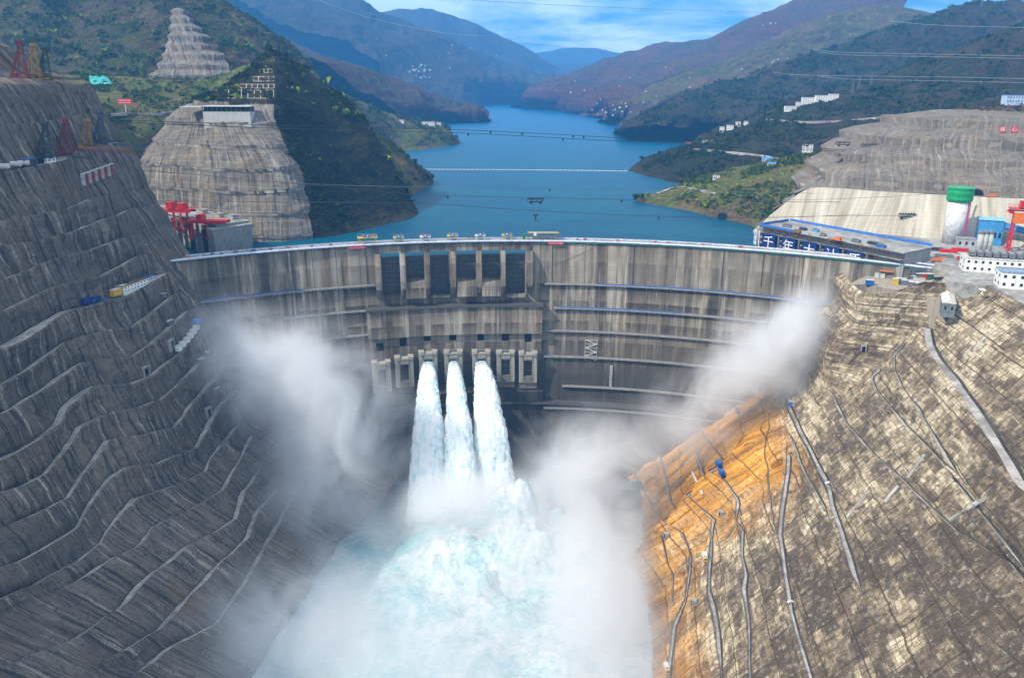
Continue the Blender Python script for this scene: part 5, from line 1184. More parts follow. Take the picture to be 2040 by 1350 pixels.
car('dark parked car on the left haul road before the trucks', lroad(150, 613), rz_l, DSTEEL); car('pale car behind the yellow containers on the left haul road', lroad(216, 598), rz_l, STEEL)
for k, (px, py) in enumerate(((353, 698), (361, 690), (369, 682), (376, 673), (382, 665), (388, 657))):
    p = lroad(px, py); container('white equipment cabin stepping up the left slope, ' + ('lowest of six', 'second from the bottom', 'third from the bottom', 'third from the top', 'second from the top', 'topmost under the blue shelter')[k], p + Vector((1.5, 0, 0)), R(80), WHITE, 4.6, 3.6, 4.6, 'white cabins stepping up the left slope', 'equipment_cabin', 'cabin')
t = thing('shelter', 'bright blue sheet shelter at the top of the white cabins on the left slope', 'shelter', lroad(388, 656) + Vector((2, 2, 0)), R(75)); mb = MB(); mb.box((0, 0, 7.2), (6, 5, 2.6)); obj('roof', mb, paint('bright_blue_sheet', (.04, .25, .75)), t)
for sx_ in (-1, 1):
    for sy in (-1, 1): mb = MB(); mb.bar((sx_ * 2.6, sy * 2.1, -1), (sx_ * 2.6, sy * 2.1, 6), .4); obj('post', mb, STEEL, t)
for k, (px, py, nm_) in enumerate(((291, 745, 'upper bench of the left slope beside a pale patch'), (342, 690, 'left slope just below the white cabins'), (416, 825, 'left slope above a narrow bench'), (448, 778, 'left slope near the mist'))):
    p, n = hit(px, py, ('left_slope',)); t = thing('adit_portal', 'pale concrete tunnel portal in the ' + nm_, 'tunnel portal', p, heading(Vector((0, 0, 0)), Vector((n.x, n.y, 0))) + R(90))
    mb = MB(); mb.box((-3, 0, 1), (1.2, 3, 9)); mb.box((3, 0, 1), (1.2, 3, 9)); mb.box((0, 0, 5.9), (7.2, 3, 1.2)); obj('frame', mb, MAT_CONC, t); mb = MB(); mb.box((0, 1.2, 1), (4.4, 2.6, 8)); obj('opening', mb, BLACK, t)
for k, (px, py, w) in enumerate(((338, 646, 7), (325, 592, 5), (401, 722, 5), (432, 780, 6), (414, 708, 5))):
    p = ground_at(px, py, ('left_slope',)); container('small grey pump hut on the left slope, ' + ('on the bench below the haul road', 'highest, just under the dam crest', 'at the fourth bench by the dam', 'lowest, half in the mist', 'between two benches by the dam')[k], p, R(75), STEEL, w, 4, 3.6, 'pump huts on the left slope', 'pump_hut', 'hut')

# ---------- right bank: long intake deck with blue slogan panels
RA = at_z(1514, 470, 14); RBv = at_z(1795, 528, 14); Lr = (RBv - RA).length; hr = heading(RA, RBv)
it = thing('intake_deck', 'long grey intake deck with a steel truss edge, right bank behind the dam', 'intake', RA, hr)   # local x runs toward the dam end, local +y to the right bank
mb = MB(); mb.box((Lr / 2, 24, -8), (Lr, 40, 36)); obj('wall', mb, MAT_CONC, it)
mb = MB(); mb.box((Lr / 2, 22, 10.4), (Lr + 2, 46, .7)); mb.box((Lr / 2, 1, 4.3), (Lr, 4.4, .6)); obj('deck', mb, MAT_YARD, it)
mb = MB(); n = int(Lr / 4)
for k in range(n): x = Lr * k / n; x2 = Lr * (k + 1) / n; mb.bar((x, -1.2, 6.2), (x2, -1.2, 10.1), .35); mb.bar((x, -1.2, 10.1), (x2, -1.2, 6.2), .35); mb.bar((x, -1.2, 6), (x, -1.2, 10.2), .4)
for z in (6.2, 10.1): mb.bar((0, -1.2, z), (Lr, -1.2, z), .6)
obj('truss', mb, paint('dull_truss_steel', (.09, .085, .08), .6), it)
mb = MB(); mb.box((Lr / 2, 45.3, 12.2), (Lr, .5, 2.6)); mb.box((20, -1.7, 12), (44, .4, 2.2)); obj('blue_fence', mb, paint('site_fence_blue', (.05, .17, .50)), it)
mb = MB(); mb.box((-.8, 22, 12.0), (.4, 44, 2.4)); obj('end_fence', mb, paint('site_fence_blue', (.05, .17, .50)), it)
rust = paint('rust_brown', (.26, .12, .04), .8)
for k, f in enumerate((.06, .13, .19, .28, .38, .52, .74)): mb = MB(); mb.box((Lr * f, 1.0, 8), (3, 2.6, 6)); obj('bearing_block', mb, rust, it)
for k, ch in enumerate('千年大计质'):
    lb = {0: 'blue panel with the white character 千, leftmost of the slogan', 1: 'blue panel with the white character 年, second in the slogan', 2: 'blue panel with the white character 大 in the slogan', 3: 'blue panel with the white character 计 in the slogan', 4: 'blue panel with the white character 质, nearest the dam crest'}[k]
    px = (1537, 1564, 1591, 1618, 1648)[k]
    x = 12.5 + 23.5 * k; p = it.matrix_basis @ Vector((x, -1.9, -6.0)); t = thing('slogan_panel', lb, 'sign', p, hr, 'blue slogan panels on the right intake')
    mb = MB(); mb.box((0, 0, 0), (15.5, .5, 21)); pn = obj('panel', mb, NAVY, t); lettering(pn, ch, 13.0, (0, -.32, 1.5), (R(90), 0, 0), WHITE, 'character')
for k in range(6):
    x = .6 + 23.5 * k; p = it.matrix_basis @ Vector((x, -1.6, -6)); mb = MB(); mb.box((x, -1.4, -6), (1.4, 1.6, 22)); obj('column', mb, WHITE if k == 0 else STEEL, it)
    for q in range(4): mb = MB(); mb.box((x + 3.0, -1.0, -14 + 5.5 * q), (3.0, .8, 3.2)); obj('dark_bay', mb, BLACK, it)
t = thing('logo_sign', 'tall white sign with a blue ring emblem at the end of the right intake deck', 'sign', it.matrix_basis @ Vector((-3.2, -3.2, -1)), hr - R(38))
mb = MB(); mb.box((0, 0, 0), (8, .6, 15)); pn = obj('panel', mb, WHITE, t); mb = MB(); mb.lathe([(2.4, 0), (2.4, .2)], n=24); e = obj('emblem', mb, BLUE, pn); e.location = (0, -.32, 3.2); e.rotation_euler = (R(90), 0, 0)
mb = MB(); mb.lathe([(1.3, 0), (1.3, .12)], n=20); e2 = obj('emblem_core', mb, WHITE, pn); e2.location = (0, -.56, 3.2); e2.rotation_euler = (R(90), 0, 0)
mb = MB()
for k in range(2): mb.box((0, -.36, -2.2 - 1.9 * k), (5.6 - k, .12, .9))
obj('lettering', mb, BLUE, pn)
def deckpt(px, py, z): return at_z(px, py, z)
def mobile_crane(label, p, rz, col=ORANGE, boom=12):
    t = thing('mobile_crane', label, 'crane', p, rz); mb = MB(); mb.box((0, 0, 1.2), (8.5, 2.8, 1)); obj('chassis', mb, col, t); mb = MB(); mb.box((2.8, 0, 2.5), (2.4, 2.6, 1.8)); c = obj('cab', mb, col, t)
    mb = MB(); mb.box((4.03, 0, 2.8), (.1, 2.2, .9)); obj('windscreen', mb, GLASS, c); mb = MB(); mb.bar((-2.5, 0, 2.6), (boom * .62, 0, 4.2), 1.0, 1.0); obj('boom', mb, col, t); wheel_set(t, (-3, -1.4, 1.6, 3), 2.8, .6); return t
mobile_crane('orange truck crane parked on the long right intake deck', deckpt(1666, 480, 24.9 if False else 14 + 10.8), hr)
for k, (px, py, c, L_) in enumerate(((1568, 452, STEEL, 9), (1600, 458, DSTEEL, 7), (1625, 461, SKYBLUE, 6), (1705, 482, STEEL, 8), (1742, 487, DSTEEL, 12), (1755, 492, BLUE, 8), (1588, 463, rust, 7), (1640, 470, STEEL, 5))):
    t = thing('machine', ('grey hoist winch', 'dark winch', 'pale blue generator', 'grey hydraulic unit', 'long dark pipe rack', 'blue compressor', 'rusty brown spool frame', 'small grey pump')[k] + ' on the long right intake deck', 'machine', deckpt(px, py, 24.8), hr)
    mb = MB(); mb.box((0, 0, 1.2), (L_, 3.4, 2.2)); obj('housing', mb, c, t); mb = MB(); mb.tube([(-L_ * .3, -1.2, 2.8), (L_ * .3, -1.2, 2.8)], .8, 10); obj('drum', mb, STEEL, t); mb = MB(); mb.box((0, 0, .08), (L_ + 1, 4, .16)); obj('skid', mb, DSTEEL, t)

# ---------- right plant yard
Y0 = 13.05
def td(px, py): return at_z(px, py, 0.1)
def yd(px, py): return at_z(px, py, Y0)
def kpx(p): return (p - CAMP).dot(Vector((0, CP, -SP))) / FPX
cols = [(BLUE, 'blue'), (ORANGE, 'orange'), (paint('crimson_paint', (.42, .04, .09)), 'crimson'), (paint('dark_teal_paint', (.03, .22, .26)), 'teal'), (paint('olive_green_paint', (.14, .26, .08)), 'olive green'), (paint('brick_red_paint', (.55, .06, .03)), 'bright red'), (paint('bottle_green_paint', (.02, .16, .09)), 'bottle green')]
for k, (c, nm_) in enumerate(cols):
    p = td(1777 + 12.3 * k, 553 + .35 * k); container(nm_ + ' storage bin in the coloured row at the right end of the dam', p, R(-86), c, 5.2, 4.5, 4.6, 'row of coloured bins at the right end of the dam', 'storage_bin', 'bin')
gl = ['with a white front panel', 'under the orange roof', 'beside the yellow cabinet', 'third along the slope rim', 'fourth along the slope rim', 'fifth along the slope rim', 'last before the road', 'behind the rim railing', 'with a pale roof']
for k, (px, py, c, L_) in enumerate(((1752, 552, OFFW, 8), (1762, 548, STEEL, 8), (1795, 563, STEEL, 8), (1806, 567, paint('slate_blue_unit', (.14, .18, .24)), 9), (1820, 571, STEEL, 8), (1835, 575, paint('slate_blue_unit', (.14, .18, .24)), 8), (1850, 582, DSTEEL, 8), (1808, 557, STEEL, 12), (1830, 562, OFFW, 9))):
    container('grey cooling unit ' + gl[k] + ' at the top of the right buttress', td(px, py), R(-25), c, L_, 4, 4, 'cooling units above the right buttress', 'cooling_unit', 'machine')
container('bright yellow cabinet among grey units above the right buttress', td(1783, 566), R(-25), YELLOW, 4.5, 4, 5, None, 'cabinet', 'cabinet')
container('small yellow cabinet beside the haul road top', td(1880, 592), R(-25), YELLOW, 3.6, 3, 3.4, None, 'cabinet', 'cabinet')
container('blue hut at the corner of the right buttress by the dam', td(1732, 567), R(-20), BLUE, 6.5, 4, 4.2, None, 'hut', 'hut')
t = thing('canopy', 'orange flat canopy on posts above the right buttress', 'canopy', td(1764, 553), R(-25)); mb = MB(); mb.box((0, 0, 6.2), (11, 7, .5)); obj('roof', mb, ORANGE, t)
for sx_ in (-1, 1):
    for sy in (-1, 1): mb = MB(); mb.bar((sx_ * 5, sy * 3, 0), (sx_ * 5, sy * 3, 6), .3); obj('post', mb, STEEL, t)
building('small white site house with a dark slatted roof right of the cooling units', td(1880, 574), R(-12), 14, 9, 6, 1, 3, WHITE, DSTEEL, nm='site_house', cat='house', parapet=1.6)
p0 = at_z(1874, 600, -5); p1 = at_z(1880, 630, -5); t = building('long narrow warehouse with a pale corrugated roof beside the right haul road', (p0 + p1) / 2 + Vector((5, 3, 0)), heading(p0, p1), 36, 9, 8, 1, 9, paint('glazed_grey_wall', (.16, .18, .19)), paint('pale_roof_sheet', (.62, .59, .52)), flat=False, nm='warehouse', cat='warehouse', ny=2)
# white plant building with condensers, silos, conveyor house
wb = yd(1985, 540); t = building('white two storey plant building with grey condensers on its roof', wb, R(-18), 52, 18, 11, 2, 10, WHITE, OFFW, nm='plant_building', cat='building')
for k in range(8):
    q = t.matrix_basis @ Vector((-20 + 5.7 * k, 1, 12.3)); c_ = thing('condenser', 'grey roof condenser in the row on the white plant building', 'condenser', q, R(-18), 'condensers on the plant roof'); mb = MB(); mb.box((0, 0, 1.7), (4.4, 9, 3.4)); obj('housing', mb, STEEL, c_)
    for sy in (-1, 1): mb = MB(); mb.lathe([(1.6, 3.4), (1.5, 4.3)], (0, sy * 2.4, 0), 12); obj('fan', mb, GREYROOF, c_)
building('white plant building with blue grey plant on its roof, at the right photo edge', yd(2035, 572), R(-18), 34, 16, 12, 2, 6, WHITE, paint('blue_grey_roof', (.22, .30, .38)), nm='plant_building', cat='building')
def silo(label, p, r, h, mat, cap, grp=None, capmat=None):
    t = thing('silo', label, 'silo', p, 0, grp); mb = MB(); mb.lathe([(r, 0), (r, h), (r * .96, h)], n=24); obj('shell', mb, mat, t, True); mb = MB(); mb.lathe([(r * 1.05, h), (r * 1.05, h + cap * .7), (r * .6, h + cap)], n=24); obj('cap', mb, capmat or STEEL, t); return t
pale = paint('pale_grey_silo', (.42, .42, .39), .6)
for k, px in enumerate((1948, 1957, 1967)):
    s_ = silo('slim grey silo in front of the blue conveyor house, ' + ('leftmost', 'middle', 'rightmost') [k] + ' of three', yd(px, 507), 2.5, 19, pale, 3, 'slim grey silos by the conveyor house')
gs = yd(1897, 484); s_ = silo('tall white silo with a bright green cap against the pale apron', gs, 9.5, 44, paint('silo_white', (.66, .66, .66), .6), 1, None, STEEL)
mb = MB(); mb.lathe([(10.6, 41), (11.6, 43), (11.2, 46), (11.6, 49), (11.2, 52), (11.6, 54), (10.0, 54.5)], n=28); obj('green_cap', mb, paint('bright_green_shell', (.01, .30, .10), .4), s_)
mb = MB()
for k in range(20): mb.box((5.4, -8.1, 1 + 2 * k), (2.6, 1.6, 1.1))
mb.bar((4.3, -8.8, 0), (4.3, -8.8, 41), .4); mb.bar((6.6, -7.6, 0), (6.6, -7.6, 41), .4); obj('pink_ladder', mb, paint('pink_ladder', (.60, .12, .28)), s_)
mb = MB(); mb.bar((0, 8, 47), (26, 30, 46), 1.4, 2.4); obj('bridge', mb, DSTEEL, s_)
p, n = hit(1945, 388, ('quarry_face', 'concrete_apron')); t = thing('tunnel_mouth', 'dark round tunnel mouth in the quarry face beside the green silo cap', 'tunnel', p, R(-25)); mb = MB(); mb.tube([(0, -2.2, 0), (0, 4, 0)], 5.6, 18); o_ = obj('hollow', mb, BLACK, t); mb = MB(); mb.tube([(0, -2.0, 0), (0, 4, 0)], 6.4, 18); obj('lining', mb, MAT_DARKCONC, t)
p, n = hit(1960, 392, ('quarry_face', 'concrete_apron')); mobile_crane('orange machine beside the dark tunnel mouth in the quarry face', p + Vector((4, -5, 0)), R(-25))
ch = yd(1985, 487); t = thing('conveyor_house', 'bright blue sheet-clad conveyor house with sloping galleries, right plant yard', 'building', ch, R(-22)); mb = MB(); mb.box((-8, 0, 11), (20, 14, 26)); obj('wall', mb, SKYBLUE, t); mb = MB(); mb.gable(21, 15, 24.1, 2.2); g_ = obj('roof', mb, paint('pale_blue_roof', (.20, .46, .72)), t); g_.location = (-8, 0, 0)
for k in (0, 1): mb = MB(); mb.bar((2.1, -3 + 7 * k, 20 - 2 * k), (60, -12 + 12 * k, 9 - 3 * k), 5, 4.6); obj('gallery', mb, SKYBLUE, t)
mb = MB()
for k in range(5): mb.box((-16 + 4 * k, -7.1, 10), (2, .3, 5))
obj('louvre', mb, GLASS, t)
gantry('big red gantry crane standing behind the blue conveyor house', at_z(2030, 499, 14), R(-25), 28, 14, 46, 8, None, ((-.1, .7),))
container('bright orange counterweight cabin hung on the big red gantry crane', at_y(2036, 445, 672), R(-25), ORANGE, 14, 6, 10, None, 'winch_cabin', 'cabin')
mobile_crane('orange truck crane on the plant yard behind the coloured bins', yd(1865, 521), R(-10)); RED2 = RED
for k, (px, py, c, nm_) in enumerate(((1888, 502, RED, 'red'), (1912, 500, RED, 'red'), (1880, 512, STEEL, 'grey'), (1860, 498, DSTEEL, 'dark'), (1925, 518, RED, 'red'))):
    t = thing('pipe_stack', nm_ + ' stack of steel sections on the plant yard, ' + ('left of the pair', 'right of the pair', 'nearest the orange crane', 'farthest left', 'beside the white plant building')[k], 'steel stack', yd(px, py), R(-20), 'steel stacks on the plant yard')
    for j in range(3): mb = MB(); mb.box((0, -2 + 2 * j, 1.2 + .5 * (j == 1)), (14, 1.5, 2.2)); obj('beam', mb, c, t)
building('grey flat roofed store at the foot of the pale apron', yd(1922, 492), R(-20), 16, 9, 8, 1, 3, paint('pale_grey_wall', (.4, .42, .43)), GREYROOF, nm='store', cat='store')
car('pale van parked by the road behind the upper right slope', yd(1957, 579), R(-60), WHITE)
# ---------- vehicles on the right slope roads
def rroad(px, py): return ground_at(px, py, ('right_slope',))
def rhead(px, py, d=12): return heading(on_slope(px, py, sx_right), on_slope(px + d * .5, py + d, sx_right))
truck('blue tarped truck on the toe berm, upper one of a pair', rroad(1432, 930), rhead(1432, 930), BLUE, NAVY, 9, 3.4, 3.6); truck('blue tarped truck on the toe berm, lower one of a pair', rroad(1438, 948), rhead(1438, 948), BLUE, NAVY, 9, 3.4, 3.6)
truck('dark blue truck high on the ochre toe ridge beside the mist', rroad(1469, 822), rhead(1469, 822), NAVY, BLUE, 8, 3.2, 3.4)
truck('yellow box truck standing on the berm in the middle of the right slope', rroad(1404, 1114), rhead(1412, 1110, 20), CREAM, YELLOW, 7.5, 3.0, 3.6); truck('yellow box truck low on the right slope near the bottom edge', rroad(1328, 1336), rhead(1330, 1330, 20), CREAM, YELLOW, 7, 2.8, 3.4)
car('white car at the road fork on the right slope', rroad(1650, 963), R(20), WHITE); car('dark car with an open hatch where two right slope roads meet', rroad(1903, 956), rhead(1903, 956), DSTEEL); car('second white car low on the right slope road', rroad(1574, 1200), R(20), OFFW)
# adits on the right slope
for k, (px, py) in enumerate(((1437, 1027), (1382, 1203), (1720, 697), (1303, 1005), (1327, 1070))):
    p, n = hit(px, py, ('right_slope',)); t = thing('adit', 'small dark drainage adit in the right slope, ' + ('at the corner of the toe platform', 'lowest of them', 'high on the buttress', 'upper one on the ochre toe', 'lower one on the ochre toe')[k], 'adit', p, heading(Vector((0, 0, 0)), Vector((n.x, n.y, 0))) + R(90)); mb = MB(); mb.box((0, 0, 1.4), (2.6, 3, 4.4)); obj('opening', mb, BLACK, t); mb = MB(); mb.box((-1.7, 0, 1.2), (.7, 3.4, 4.6)); mb.box((1.7, 0, 1.2), (.7, 3.4, 4.6)); mb.box((0, 0, 3.9), (4.2, 3.6, .7)); obj('frame', mb, MAT_CONC, t)
p0, p1 = rroad(1378, 942), rroad(1397, 983); t = thing('white_pipe', 'white pipe lying down the ochre toe platform', 'pipe', p0); mb = MB(); mb.tube([Vector((0, -2, 2)), p1 - p0 + Vector((0, -2, 2))], .9, 8); obj('pipe', mb, WHITE, t)
t = thing('corner_pier', 'grey concrete pier at the top of the ochre toe ridge against the dam', 'pier', ground_at(1497, 785, ('right_slope',)), R(-30)); mb = MB(); mb.box((0, 0, 4), (14, 9, 16)); obj('body', mb, MAT_CONC, t); mb = MB(); mb.box((0, 0, 12.4), (15, 10, .8)); obj('cap', mb, MAT_DARKCONC, t)
container('blue hut at the foot of the right buttress in the mist', rroad(1577, 808), R(-20), BLUE, 6, 4, 4.2, None, 'hut', 'hut')

for k, (q0, q1, w) in enumerate((((1726, 984), (1688, 1030), 2.6), ((1962, 992), (1892, 1036), 3.4), ((1842, 905), (1808, 952), 2.4), ((1790, 968), (1762, 1000), 2.4), ((1940, 700), (1962, 672), 2.2))):
    A_ = [rroad(q0[0] + (q1[0] - q0[0]) * f, q0[1] + (q1[1] - q0[1]) * f) for f in np.linspace(0, 1, 7)]; t = thing('slope_stair', 'pale concrete stair down the right slope, ' + ('starting below the road fork', 'the widest, near the right edge', 'between the two upper roads', 'short one left of the middle road', 'high one under the upper road')[k], 'stair', A_[0], 0, 'concrete stairs down the right slope'); mb = MB()
    for i in range(6): mb.bar(A_[i] - A_[0] + ZV * .1, A_[i + 1] - A_[0] + ZV * .1, w * .8, 1.2)
    obj('flight', mb, MAT_ROAD, t)
# ---------- red character boards on the quarry rim
for k, (px, chh) in enumerate(((1992, '核'), (2015, '心'), (2038, '技'))):
    p, n = hit(px, 264, ('quarry_face', 'red_earth_shelf')); p = p if p is not None else at_y(px, 264, 930); kk = kpx(p)
    t = thing('character_board', 'red square board with the white character ' + chh + ' on the quarry rim', 'sign', p + Vector((0, -4, 0)), R(-15), 'red character boards on the quarry rim'); s_ = 10.5 * kk
    mb = MB(); mb.box((0, 0, s_ * .55), (s_, .6, s_)); pn = obj('panel', mb, SIGNRED, t); lettering(pn, chh, s_ * .85, (0, -.36, s_ * .55), (R(90), 0, 0), WHITE, 'character')
    for s in (-1, 1): mb = MB(); mb.bar((s * s_ * .35, .5, -3), (s * s_ * .35, .5, s_ * .5), .5); obj('post', mb, STEEL, t)
# ---------- houses
def place_building(label, px, py, wpx, hpx, only=None, rz=0.0, depth=.6, floors=2, nx=4, wall=WHITE, roof=GREYROOF, group=None, nm='building', cat='building', flat=True):
    p = ground_at(px, py, only); k = kpx(p); return building(label, p, rz, wpx * k, wpx * k * depth, hpx * k, floors, nx, wall, roof, flat, group, nm, cat, sides=False, parapet=.3)
nr = ('right_near_ridge', 'right_dark_ridge')
for px, py, w, h, lb in ((1574, 220, 22, 8, 'low white block at the left end of the hillside apartment row'), (1590, 214, 10, 10, 'narrow white block between two apartment slabs on the right ridge'), (1610, 210, 26, 15, 'white apartment slab with grey side walls on the right ridge'), (1637, 204, 26, 13, 'grey white apartment slab in the middle of the right ridge row'), (1660, 198, 18, 10, 'white block at the right end of the ridge apartment row')):
    place_building(lb, px, py, w, h, nr, R(-8), .5, 4, 6, group='apartment blocks on the right ridge')
for px, py, w, h, lb in ((1438, 262, 9, 9, 'small white house left in the row above the tan cut bank'), (1454, 258, 13, 8, 'flat white house second in the row above the tan cut bank'), (1470, 252, 9, 9, 'tall white house third in the row above the tan cut bank'), (1486, 247, 8, 5, 'low white house last in the row above the tan cut bank')):
    place_building(lb, px, py, w, h, nr + ('right_lake_spur',), R(-10), .7, 2, 3, group='white houses above the tan cut bank')
place_building('white block house alone on the dark hillside above the lake spur', 1608, 303, 20, 14, None, R(-20), .6, 3, 3)
place_building('long blue and white hall at the right photo edge above the quarry', 2026, 206, 50, 15, None, R(-10), .5, 2, 10, paint('pale_blue_hall', (.45, .56, .72)), paint('blue_roof', (.06, .20, .48)))
place_building('small tan annex left of the blue and white hall', 2003, 206, 12, 9, None, R(-10), .8, 1, 2, CREAM)
place_building('white farmhouse on the grassy right bank spur', 1427, 357, 14, 7, ('right_bank_spur', 'right_lake_spur'), R(-15), .6, 1, 3)
for k, (px, py, w) in enumerate(((1528, 322, 20), (1537, 331, 16))): place_building('blue roofed shed beside the lake road, ' + ('left and larger', 'right and smaller')[k], px, py, w, 6, None, R(-15), .5, 1, 3, OFFW, paint('shed_blue', (.04, .25, .60)), flat=False, nm='shed', cat='shed')
for k, (px, py, w, h) in enumerate(((848, 249, 16, 6), (861, 250, 10, 7), (874, 249, 9, 5), (800, 244, 9, 5))): place_building('white lakeside building on the green spur tip, ' + ('the widest', 'the tallest', 'nearest the tip', 'standing apart to the left')[k], px, py, w, h, ('green_spur',), 0, .5, 2, 3)
hs = None; rnd = random.Random(21)
def village(label, spots, only, s, group, wall=OFFW):
    proto = None
    for px, py in spots:
        p = hit(px, py, only)[0]
        if p is None: continue
        k = kpx(p); rz = rnd.uniform(-.5, .5)
        if proto is None: proto = building(label, p, rz, 10, 7, 6, 1, 2, wall, GREYROOF, False, group, 'house', 'house', sides=False); proto.scale = (s * k / 10 * 1.0,) * 3
        else: dup(proto, p, rz, sc=s * k / 10 * rnd.uniform(.7, 1.3))
village('white house in the cluster low on the far blue mountainside', [(rnd.gauss(833, 14), rnd.gauss(141, 9)) for _ in range(17)], ('blue_mountain', 'far_blue_mountain'), 3.2, 'village on the blue mountain')
village('white house scattered on the far blue slope above the lake', [(rnd.uniform(720, 1010), rnd.uniform(70, 190)) for _ in range(9)], ('blue_mountain', 'far_blue_mountain'), 2.4, 'scattered houses on the blue mountain')
village('pale house in the lakeside village on the red right shore', [(rnd.gauss(1222, 26), rnd.gauss(222, 10)) for _ in range(18)], ('right_blue_ridge', 'right_green_ridge'), 3.4, 'lakeside village on the right shore')
village('pale house strung along the terraced right ridge', [(rnd.uniform(1130, 1480), rnd.uniform(130, 215)) for _ in range(17)], ('right_blue_ridge', 'right_green_ridge'), 2.6, 'houses on the terraced right ridge')
village('tiny white house on the upper right blue slope', [(rnd.uniform(1525, 1570), rnd.uniform(118, 140)) for _ in range(6)] + [(1535, 48), (1545, 47), (1520, 52)], ('right_green_ridge', 'right_blue_ridge'), 2.8, 'houses high on the right')
p = ground_at(1371, 296, ('right_lake_spur', 'right_bank_spur')); k = kpx(p); billboard('red billboard on a white post at the end of the lake road', p, 13 * k, 5 * k, 8 * k, 0, 1)
# tunnel portal at the waterline
p, n = hit(1440, 431, ('right_bank_spur',)); p = p or at_z(1440, 434, WZ); k = kpx(p); t = thing('diversion_portal', 'dark arched tunnel portal at the waterline of the right bank', 'tunnel portal', p + Vector((0, -2, -3)), R(-38)); r_ = 9 * k
def arch_prof(r): return [(-r, 0)] + [(r * math.cos(q), r * .75 + r * .6 * math.sin(q)) for q in np.linspace(math.pi, 0, 12)] + [(r, 0)]
for nm_, rr, y0_, mt in (('opening', r_, -2.6, BLACK), ('frame', r_ * 1.22, -1.8, MAT_DARKCONC)):
    pr = arch_prof(rr); kq = len(pr); mb = MB(); mb.add([(x, y0_, z) for x, z in pr] + [(x, 8, z) for x, z in pr], [tuple(range(kq)), tuple(range(2 * kq - 1, kq - 1, -1))] + [(j, kq + j, kq + (j + 1) % kq, (j + 1) % kq) for j in range(kq)]); obj(nm_, mb, mt, t)
# ---------- roads on the right bank
def ribbon(name, pts, w, only, mat, lift=1.2):
    P_ = [ground_at(x, y, only) for x, y in pts]; P_ = [Vector(v) for v in spl([tuple(q) for q in P_], len(P_) * 5)]; vs = []
    for i, p in enumerate(P_):
        d = P_[min(i + 1, len(P_) - 1)] - P_[max(i - 1, 0)]; d.z = 0; n_ = Vector((-d.y, d.x, 0)).normalized() * w / 2
        vs += [p + n_ + ZV * lift, p - n_ + ZV * lift, p + n_ - ZV * 2, p - n_ - ZV * 2]
    mb = MB(); fs = []
    for i in range(len(P_) - 1): a_ = 4 * i; fs += [(a_, a_ + 1, a_ + 5, a_ + 4), (a_ + 2, a_ + 6, a_ + 7, a_ + 3), (a_, a_ + 4, a_ + 6, a_ + 2), (a_ + 1, a_ + 3, a_ + 7, a_ + 5)]
    mb.add(vs, fs); return struct(obj(name, mb, mat))
ribbon('lake_road', [(1385, 298), (1420, 301), (1470, 306), (1520, 312), (1555, 318)], 9, ('right_lake_spur', 'right_near_ridge', 'tan_cut_bank'), MAT_ROAD, 2.0)
ribbon('hillside_road', [(1530, 239), (1600, 244), (1660, 243), (1740, 236), (1830, 228)], 9, nr, MAT_ROAD, 2.0)
ribbon('spur_track', [(1310, 386), (1335, 376), (1360, 372), (1400, 380), (1450, 392)], 5, ('right_bank_spur',), MAT_ROAD, .8)
ribbon('saddle_road', [(215, 230), (260, 227), (310, 228), (355, 222)], 7, ('saddle_ground',), MAT_ROAD, 1.5)
# ---------- lines in the air and on the water
b0, b1 = at_z(846, 338, WZ), at_z(1250, 341.5, WZ); t = thing('log_boom', 'thin white floating boom stretched straight across the lake', 'floating boom', b0)
mb = MB(); mb.tube([(b1 - b0) * f + Vector((0, 6 * math.sin(f * math.pi), .3)) for f in np.linspace(0, 1, 60)], .8, 6); obj('float_line', mb, OFFW, t); mb = MB()
for f in np.linspace(.01, .99, 48): mb.box((b1 - b0) * f + Vector((0, 6 * math.sin(f * math.pi), .8)), (2.6, 2.0, 1.5))
fl = obj('floats', mb, paint('pale_float', (.7, .66, .6)), t); fl['kind'] = 'stuff'
def cable(label, pts, rad, mat, hang=(), cat='cable', nm='cable'):
    P_ = [at_y(x, y, d) for x, y, d in pts]; Q = [Vector(v) for v in spl([tuple(q) for q in P_], 60)]; t = thing(nm, label, cat, Q[0]); mb = MB(); mb.tube([q - Q[0] for q in Q], rad, 5); obj('wire', mb, mat, t)
    for f in hang:
        q = Q[int(f * 59)] - Q[0]; mb = MB(); mb.box(q + Vector((0, 0, -1.4)), (1.8, 1.0, 2.0)); mb.bar(q + Vector((0, 0, -4)), q, .5); obj('hanger', mb, DSTEEL, t)
    return t
cable('dark double cable of the upper cable crane crossing the lake, rear strand', [(200, 238, 700), (560, 250, 760), (900, 258, 820), (1150, 270, 880), (1400, 285, 930), (1710, 300, 930)], .30, DSTEEL, (.46, .52, .61, .62))
cable('dark cable of the upper cable crane crossing the lake, front strand', [(200, 242, 690), (560, 256, 750), (900, 264, 810), (1150, 277, 870), (1400, 290, 920), (1710, 303, 925)], .30, DSTEEL, (.44, .58))
cable('thin cable crossing the lake just below the floating boom', [(150, 300, 650), (610, 366, 720), (1020, 374, 780), (1320, 381, 820), (1700, 386, 850)], .20, STEEL, (.56,))
cable('thin cable carrying the open trolley across the lake', [(180, 330, 650), (670, 373, 700), (830, 388, 715), (1020, 393, 730), (1273, 398, 760), (1530, 402, 800), (1740, 402, 830)], .22, DSTEEL, (.66, .40))
cable('lowest thin cable crossing the lake above the dam', [(240, 400, 690), (830, 405, 690), (1020, 417, 700), (1277, 430, 720), (1530, 434, 760), (1740, 426, 800)], .20, DSTEEL, (.64,))
cable('thin cable crossing the pale apron below the quarry', [(1440, 400, 800), (1620, 398, 790), (1800, 390, 780), (2040, 372, 770)], .16, DSTEEL, (.8,))
